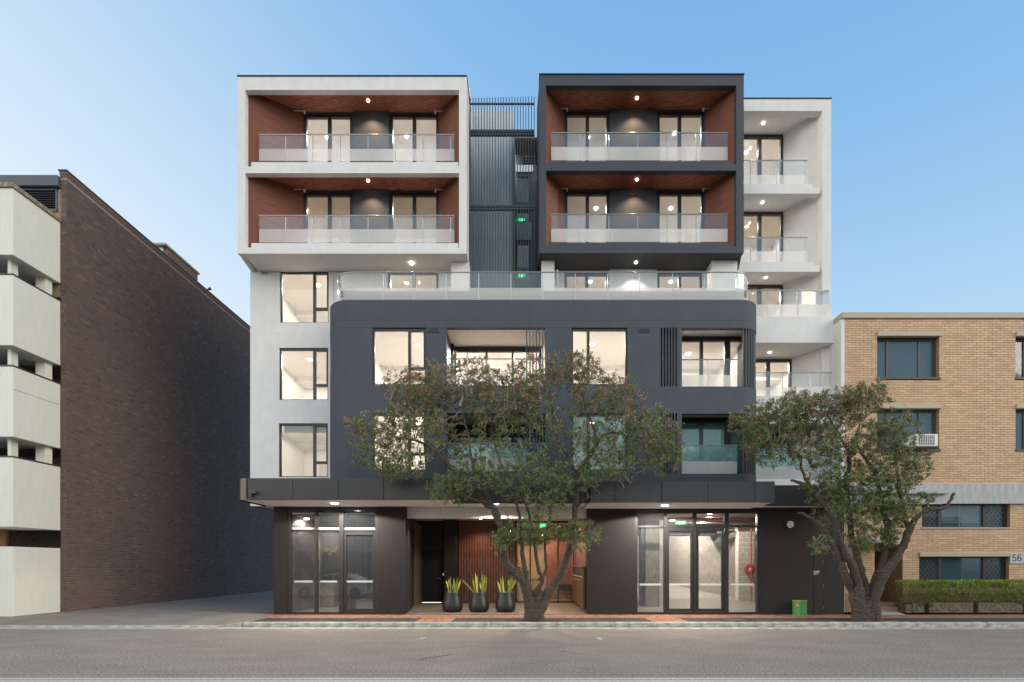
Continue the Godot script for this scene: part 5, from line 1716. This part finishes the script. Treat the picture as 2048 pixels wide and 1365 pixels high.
# ---------- things on and beside the buildings ----------
func small_things() -> void:
	# three black pots with snake plants
	var pz := -0.75
	var px := [-2.875, -1.885, -0.896]
	var where := ["nearest the black entry door", "between the other two pots", "nearest the forked tree trunk"]
	for i in 3:
		var at := Vector3(px[i], 0.03, pz)
		var pot := node("planter_pot", self, at)
		tag(pot, "matt black bulbous planter pot in the entrance recess, the one " + where[i], "planter", "black pots in the entrance")
		build("body", Shape.new().lathe(Vector3.ZERO, [[0.0, 0.0], [0.25, 0.0], [0.31, 0.02], [0.365, 0.09], [0.385, 0.18], [0.375, 0.28], [0.345, 0.42], [0.31, 0.56], [0.29, 0.68], [0.286, 0.73], [0.275, 0.735], [0.262, 0.72], [0.262, 0.66]], 40), M.pot, pot)
		build("soil", Shape.new().lathe(Vector3.ZERO, [[0.265, 0.67], [0.15, 0.69], [0.0, 0.695]], 20), M.soil, pot)
		var stones := Shape.new()
		for k in 26:
			var a := rng.randf() * TAU
			var r := 0.25 * sqrt(rng.randf())
			stones.lathe(Vector3(cos(a) * r, 0.685, sin(a) * r), [[0.0, 0.0], [0.022, 0.01], [0.018, 0.025], [0.0, 0.032]], 6)
		build("pebbles", stones, M.pebble, pot)
		var plant := node("snake_plant", self, at + Vector3(0, 0.66, 0))
		tag(plant, ["snake plant with two upright clumps of short yellow-edged leaves, potted nearest the entry door", "tallest snake plant, one pale leaf leaning out to the left, in the middle pot", "snake plant with curled leaf tips in the pot nearest the tree trunk"][i], "potted plant", "snake plants in black pots")
		var n := 15
		for k in n:
			var clump := -0.1 if k % 2 else 0.12
			var lean := Vector3(clump * 1.1 + rng.randfn(0, 0.16), 1.0, rng.randfn(0, 0.13))
			var h: float = rng.randf_range(0.4, 0.82) * [0.82, 1.05, 0.95][i]
			if i == 1 and k == 1:
				lean = Vector3(-0.85, 1.0, 0.1)
				h = 0.8
			sword_leaf(plant, Vector3(clump + rng.randfn(0, 0.035), 0.02, rng.randfn(0, 0.05)), lean.normalized(), h)
	# green cable pillar on the footpath
	var gp := node("cable_pillar", self, Vector3(9.539, -0.006, 0.25))
	tag(gp, "small weathered green electricity cabinet with an orange warning triangle by the charcoal wall", "cabinet")
	var s := Shape.new()
	s.prism(PackedVector2Array([Vector2(-0.24, -0.14), Vector2(-0.24, 0.02), Vector2(-0.08, 0.17), Vector2(0.24, 0.12), Vector2(0.24, -0.14)]), 0.0, 0.5)
	build("body", s, M.green_paint, gp)
	build("cap", Shape.new().prism(PackedVector2Array([Vector2(-0.25, -0.15), Vector2(-0.25, 0.03), Vector2(-0.08, 0.185), Vector2(0.25, 0.13), Vector2(0.25, -0.15)]), 0.5, 0.535), mat(0.2, 0.27, 0.09, 0.5), gp)
	var tri := Shape.new()
	var o := Vector3(-0.16, 0.33, 0.095) + Vector3(-0.683, 0, 0.73) * 0.006
	var e := Vector3(0.73, 0, 0.683)
	tri.tri(o - e * 0.07, o + e * 0.07, o + Vector3(0, 0.13, 0))
	build("warning_label", tri, M.orange, gp)
	gp.scale = Vector3(0.8, 1.0, 0.9)
	# hedge over a low sandstone bed
	var hx0 := 14.059
	var bed := node("planter_bed", self, Vector3(hx0, 0, -0.9))
	tag(bed, "low sandstone garden bed with dark timber posts below the clipped hedge", "garden bed")
	var posts := [14.862 - hx0, 16.696 - hx0, 18.549 - hx0, 8.0, 10.0]
	var xa := 14.319 - hx0
	for p in posts:
		build("bed_wall", Shape.new().cbox(xa, p - 0.09, -0.02, 0.36, -0.1, 0.13, 0.02), M.sandstone, bed)
		build("bed_post", Shape.new().cbox(p - 0.085, p + 0.085, -0.02, 0.32, -0.12, 0.06, 0.01), M.black, bed)
		xa = p + 0.09
	build("soil", Shape.new().box(0.2, 10.0, 0.0, 0.3, -0.42, -0.105), M.soil, bed)
	build("bed_return", Shape.new().prism(PackedVector2Array([Vector2(0.0, -0.4), Vector2(0.15, -0.4), Vector2(14.300 - hx0, 0.12), Vector2(14.094 - hx0, 0.12)]), -0.02, 0.3), M.sandstone, bed)
	var hedge := node("hedge", self, Vector3(hx0, 0.25, -0.9))
	tag(hedge, "long clipped green hedge with yellow-green tips in front of the tan brick building", "hedge")
	var stems := Shape.new()
	var x := 0.15
	while x < 9.0:
		var q := Vector3(x, 0.0, -0.2 + rng.randf_range(-0.1, 0.1))
		for k in 3:
			stems.tube([q, q + Vector3(rng.randfn(0, 0.05), 0.3, rng.randfn(0, 0.04)), q + Vector3(rng.randfn(0, 0.14), 0.62, rng.randfn(0, 0.1))], [0.012, 0.009, 0.004], 5, false)
		x += 0.28
	build("stem", stems, M.twig, hedge)
	var places := []
	var tints := []
	var lumps := FastNoiseLite.new()
	lumps.seed = 4
	lumps.frequency = 0.9
	for i in 30000:
		var lx := rng.randf_range(-0.05, 9.0)
		var bump := lumps.get_noise_2d(lx * 2.0, 3.0) * 0.07
		var y := rng.randf()
		var z := rng.randf()
		var skin := rng.randf()
		var top := 0.93 + bump
		var front := 0.17 + lumps.get_noise_2d(lx * 2.0, y * 3.0 + 9.0) * 0.12
		var low := 0.2 + lumps.get_noise_2d(lx * 1.6, 30.0) * 0.22 - (0.22 if lx < 1.1 and lx > 0.4 else 0.0)
		var p: Vector3
		if skin < 0.6:
			p = Vector3(lx, lerpf(low, top, y), front - absf(rng.randfn(0, 0.05)))
		elif skin < 0.85:
			p = Vector3(lx, top - absf(rng.randfn(0, 0.04)), lerpf(-0.4, front, z))
		else:
			p = Vector3(lx, lerpf(low, top, y), lerpf(-0.4, front, z))
		if lumps.get_noise_3d(lx * 3.0, p.y * 3.0, p.z * 3.0) < -0.33:
			continue
		if lx < 0.1:
			p.z = lerpf(-0.4, front, z)
		var nrm := Vector3(rng.randfn(0, 0.6), rng.randfn(0.5, 0.5), rng.randfn(0.6, 0.5)).normalized()
		places.append(Transform3D(Basis.looking_at(-nrm, Vector3(rng.randfn(0, 1), 1, 0.2).normalized()).scaled_local(Vector3.ONE * rng.randf_range(0.55, 1.05)), p))
		var fresh := clampf((p.y - 0.3) * 1.1 + lumps.get_noise_2d(lx * 5.0, p.y * 6.0) * 0.7, 0.0, 1.0)
		var c := Color(0.2, 0.27, 0.06).lerp(Color(0.7, 0.85, 0.13), fresh * rng.randf())
		if rng.randf() < 0.08:
			c = Color(0.12, 0.08, 0.035)
		tints.append(c * rng.randf_range(0.75, 1.2))
	many("foliage", leaf_mesh(), M.leaf, places, tints, hedge)
	# window air conditioner
	var ac := node("air_conditioner", self, Vector3(14.956, 6.242, -1.25))
	tag(ac, "white box air conditioner in the bronze window behind the street tree", "air conditioner")
	build("body", Shape.new().cbox(-0.42, 0.42, 0.0, 0.46, -0.35, 0.38, 0.02), M.offwhite, ac)
	build("grille_recess", Shape.new().box(-0.33, 0.27, 0.06, 0.41, 0.381, 0.384), M.black, ac)
	var gr := Shape.new()
	for k in 10:
		gr.box(-0.34 + k * 0.068, -0.325 + k * 0.068, 0.06, 0.41, 0.385, 0.392)
	for k in 7:
		gr.box(-0.34, 0.287, 0.055 + k * 0.058, 0.068 + k * 0.058, 0.393, 0.4)
	build("grille", gr, M.offwhite, ac)
	build("shelf", Shape.new().cbox(-0.8, 0.35, -0.06, -0.005, -0.3, 0.3, 0.01), M.frame, ac)
	build("bracket", Shape.new().tube([Vector3(-0.2, -0.06, 0.25), Vector3(-0.3, -0.5, 0.1)], [0.015, 0.015], 6), M.slat, ac)
	build("bracket", Shape.new().cbox(-0.78, -0.44, 0.0, 0.16, -0.1, 0.25, 0.02), M.offwhite, ac)
	# street number
	var no := node("number_sign", self, Vector3(18.524, 1.828, -1.345))
	tag(no, "pale metal street number plate reading 56 on the tan brick wall", "sign")
	build("plate", Shape.new().cbox(0.0, 0.95, 0.0, 0.42, 0.003, 0.03, 0.004), mat(0.42, 0.44, 0.46, 0.5), no)
	var tm := TextMesh.new()
	tm.text = "56"
	tm.font_size = 32
	tm.pixel_size = 0.0107
	tm.depth = 0.006
	var sf := SystemFont.new()
	sf.font_names = PackedStringArray(["Droid Sans"])
	tm.font = sf
	put("numerals", tm, M.black, no, Transform3D(Basis(), Vector3(0.25, 0.215, 0.034)))
	# round alarm on the charcoal wall
	var bell := node("alarm_bell", self, Vector3(9.303, 3.219, 0.0))
	tag(bell, "round white fire alarm bell on the charcoal wall beside the right shopfront", "alarm")
	var bs := Shape.new().lathe(Vector3.ZERO, [[0.1, 0.002], [0.12, 0.01], [0.125, 0.06], [0.122, 0.07]], 28)
	build("base", bs, M.black, bell).rotation.x = PI / 2
	build("face", Shape.new().lathe(Vector3.ZERO, [[0.122, 0.06], [0.122, 0.085], [0.11, 0.095], [0.0, 0.1]], 28), M.offwhite, bell).rotation.x = PI / 2
	build("print", Shape.new().box(-0.07, 0.07, 0.035, 0.05, 0.1, 0.101).box(-0.07, 0.07, -0.055, -0.04, 0.1, 0.101).box(-0.012, 0.012, -0.012, 0.012, 0.1, 0.102), M.slat, bell)
	# hose reel in the shell shop
	var reel := node("hose_reel", self, Vector3(8.941, 1.587, -2.38))
	tag(reel, "red fire hose reel on the block wall inside the right shop", "hose reel")
	build("disc", Shape.new().lathe(Vector3.ZERO, [[0.0, 0.0], [0.2, 0.0], [0.22, 0.02], [0.22, 0.1], [0.2, 0.12], [0.1, 0.12], [0.09, 0.1], [0.0, 0.1]], 28), M.red, reel).rotation.x = PI / 2
	build("hub", Shape.new().lathe(Vector3.ZERO, [[0.075, 0.12], [0.075, 0.15], [0.0, 0.155]], 18), M.offwhite, reel).rotation.x = PI / 2
	letterboxes()
	armchair()
	bouquet()
	car()
	covers()
	var pl := node("shop_plant", self, Vector3(-9.380, 2.2, -3.65))
	tag(pl, "small spiky green plants on top of the dark joinery inside the left shop", "potted plant")
	for k in 3:
		var c := Vector3([-0.1, 0.55, 0.9][k], 0.0, 0.0)
		build("pot", Shape.new().lathe(c, [[0.0, 0.0], [0.07, 0.0], [0.09, 0.12], [0.08, 0.12]], 14), M.pot, pl)
		for j in 14:
			var d := Vector3(rng.randfn(0, 0.6), 0.7, rng.randfn(0, 0.5)).normalized()
			sword_leaf(pl, c + Vector3(0, 0.1, 0), d, rng.randf_range(0.25, 0.4), 0.02)


func sword_leaf(parent: Node, foot: Vector3, dir: Vector3, h: float, w := 0.034) -> void:   # a stiff upright leaf, channelled, with a pale margin
	var side := dir.cross(Vector3(rng.randfn(0, 0.7), 0.1, 1.0)).normalized()
	var out := side.cross(dir).normalized()
	var curl := rng.randf_range(-0.08, 0.12)
	var mid := Shape.new()
	var rim := Shape.new()
	var n := 7
	var prev := []
	for k in n + 1:
		var f := float(k) / n
		var c := foot + dir * h * f + out * curl * f * f * h + Vector3(0, -0.12 * h * f * f * (1.0 - dir.y), 0)
		var ww := w * (0.55 + 1.3 * f - 1.1 * f * f) if k < n else 0.002
		if k == n:
			ww = 0.002
		elif k == n - 1:
			ww *= 0.62
		var row := [c - side * ww + out * 0.008, c - side * ww * 0.68 + out * 0.002, c - out * 0.004, c + side * ww * 0.68 + out * 0.002, c + side * ww + out * 0.008]
		if prev:
			for j in 4:
				var s: Shape = rim if j == 0 or j == 3 else mid
				s.quad(prev[j], prev[j + 1], row[j + 1], row[j])
		prev = row
	var leaf := build("leaf", mid, M.leaf_green if rng.randf() < 0.65 else M.leaf_yellow, parent)
	build("margin", rim, M.leaf_yellow, leaf)


func covers() -> void:   # iron lids let into the footpath
	for p in [Vector2(-6.1, 1.5), Vector2(6.6, 1.75)]:
		var lid := node("utility_cover", self, Vector3(p.x, -0.008, p.y))
		tag(lid, "rusty rectangular iron access lid in the asphalt footpath " + ("left of the trees" if p.x < 0 else "between the two trees"), "access cover", "iron lids in the footpath")
		build("frame", Shape.new().box(-0.4, 0.4, 0.0, 0.012, -0.24, 0.24), M.frame_bronze, lid)
		build("lid", Shape.new().cbox(-0.36, 0.36, 0.0, 0.018, -0.2, 0.2, 0.004), M.slat, lid)


func letterboxes() -> void:
	var x := 2.075 - 0.02
	var b := node("letterbox_bank", self, Vector3(x, 0.03, -2.6))
	tag(b, "brass-toned bank of letterboxes with slotted doors, low on the right side of the entrance recess", "letterboxes")
	build("case", Shape.new().cbox(-0.08, 0.0, 0.12, 1.66, -2.3, 2.2, 0.01), M.frame_bronze, b)
	build("ledge", Shape.new().cbox(-0.13, 0.0, 1.66, 1.7, -2.35, 2.25, 0.008), M.sandstone, b)
	for c in 6:
		for r in 8:
			var z := -2.2 + c * 0.72
			var y := 0.2 + r * 0.125
			build("letterbox_door", Shape.new().cbox(-0.1, -0.082, y, y + 0.1, z, z + 0.66, 0.004), M.brass, b)
		build("name_plate", Shape.new().box(-0.1, -0.081, 1.27, 1.32, -2.0 + c * 0.72, -1.8 + c * 0.72), M.offwhite, b)


func armchair() -> void:
	var a := node("armchair", self, Vector3(1.774, 0.03, -6.2))
	tag(a, "black tub armchair on thin splayed legs behind the lobby glass", "armchair")
	var seat := Shape.new().cbox(-0.3, 0.3, 0.34, 0.46, -0.28, 0.3, 0.04)
	build("seat", seat, M.black, a)
	var back := arc(Vector2(0, 0), 0.36, 200, 340, 12)
	back.reverse()
	build("backrest", Shape.new().wall(back, 0.36, 0.8, 0.09), M.black, a)
	for k in [[-1, -1], [1, -1], [-1, 1], [1, 1]]:
		build("leg", Shape.new().tube([Vector3(0.2 * k[0], 0.35, 0.18 * k[1]), Vector3(0.29 * k[0], 0.0, 0.27 * k[1])], [0.016, 0.011], 8), M.brass, a)


func bouquet() -> void:
	var v := node("flower_vase", self, Vector3(-0.316, 0.03, -6.2))
	tag(v, "tall flower arrangement of red and green blooms behind the lobby glass", "flowers")
	build("plinth", Shape.new().cbox(-0.2, 0.2, 0.0, 1.0, -0.2, 0.2, 0.01), M.offwhite, v)
	build("vase", Shape.new().lathe(Vector3(0, 1.0, 0), [[0.0, 0.0], [0.08, 0.0], [0.12, 0.12], [0.07, 0.32], [0.09, 0.36]], 20), M.soffit, v)
	for k in 26:
		var d := Vector3(rng.randfn(0, 0.5), rng.randf_range(0.3, 1.0), rng.randfn(0, 0.4)).normalized()
		sword_leaf(v, Vector3(0, 1.34, 0), d, rng.randf_range(0.3, 0.5), 0.045)
	for k in 9:
		var c := Vector3(rng.randfn(0, 0.17), 1.55 + rng.randf() * 0.35, 0.1 + rng.randfn(0, 0.1))
		var s := Shape.new()
		for j in 6:
			var t := j * TAU / 6.0
			var q := Vector3(cos(t), 0.35, sin(t))
			var r := Vector3(-sin(t), 0, cos(t)) * 0.05
			s.quad(c, c + q * 0.06 + r, c + q * 0.11, c + q * 0.06 - r)
		build("bloom", s, M.red, v)


func car() -> void:   # stands across the road, out of frame: the left shopfront mirrors it
	var c := node("parked_car", self, Vector3(-11.4, -0.15, 11.0))
	tag(c, "white four-door saloon car mirrored in the left shopfront glass", "car")
	var side := [Vector2(-2.35, 0.42), Vector2(-2.38, 0.68), Vector2(-2.2, 0.86), Vector2(-1.1, 0.98), Vector2(-0.35, 1.36), Vector2(0.25, 1.45), Vector2(0.85, 1.4), Vector2(1.7, 1.02), Vector2(2.25, 0.98), Vector2(2.36, 0.8), Vector2(2.34, 0.4), Vector2(1.8, 0.22), Vector2(-1.9, 0.22)]
	var paint := mat(0.75, 0.76, 0.78, 0.25)
	paint.clearcoat_enabled = true
	paint.clearcoat = 1.0
	var body := Shape.new()
	var idx := Geometry2D.triangulate_polygon(PackedVector2Array(side))
	var at := func(p: Vector2, s: float) -> Vector3:
		var w := 0.9 - maxf(0.0, p.y - 0.95) * 0.42 - maxf(0.0, absf(p.x) - 1.9) * 0.25
		return Vector3(p.x, p.y, w * s)
	for s in [-1.0, 1.0]:
		for i in range(0, idx.size(), 3):
			var t := [at.call(side[idx[i]], s), at.call(side[idx[i + 1]], s), at.call(side[idx[i + 2]], s)]
			if ((t[1] - t[0]).cross(t[2] - t[0])).z * s < 0.0:
				t.reverse()
			body.tri(t[0], t[1], t[2])
	for i in side.size():
		var p: Vector2 = side[i]
		var q: Vector2 = side[(i + 1) % side.size()]
		body.quad(at.call(p, -1.0), at.call(p, 1.0), at.call(q, 1.0), at.call(q, -1.0))
	build("body", body, paint, c)
	for s in [-1.0, 1.0]:
		for w in [[[-0.98, 1.0], [-0.36, 1.3], [0.12, 1.38], [0.12, 1.0]], [[0.2, 1.0], [0.2, 1.38], [0.8, 1.34], [1.25, 1.06]]]:
			var g := Shape.new()
			var ps := []
			for v in w:
				ps.append(at.call(Vector2(v[0], v[1]), s) + Vector3(0, 0, 0.012 * s))
			if s > 0:
				ps.reverse()
			g.quad(ps[0], ps[1], ps[2], ps[3])
			build("side_window", g, M.frame, c)
		for x in [-1.45, 1.42]:
			var wheel := build("wheel", Shape.new().lathe(Vector3.ZERO, [[0.0, -0.11], [0.29, -0.11], [0.33, -0.07], [0.33, 0.07], [0.29, 0.11], [0.0, 0.11]], 24), M.black, c)
			wheel.transform = Transform3D(Basis(Vector3.RIGHT, PI / 2), Vector3(x, 0.33, 0.82 * s))
			build("rim", Shape.new().lathe(Vector3.ZERO, [[0.0, 0.125], [0.06, 0.125], [0.2, 0.115], [0.21, 0.11]], 16).lathe(Vector3.ZERO, [[0.21, -0.11], [0.2, -0.115], [0.06, -0.125], [0.0, -0.125]], 16), M.steel, wheel)
		build("tail_lamp", Shape.new().box(2.12, 2.36, 0.8, 0.9, 0.74 * s - 0.06, 0.74 * s + 0.06), M.red, c)
		build("headlight", Shape.new().box(-2.36, -2.1, 0.68, 0.78, 0.7 * s - 0.1, 0.7 * s + 0.1), M.offwhite, c)
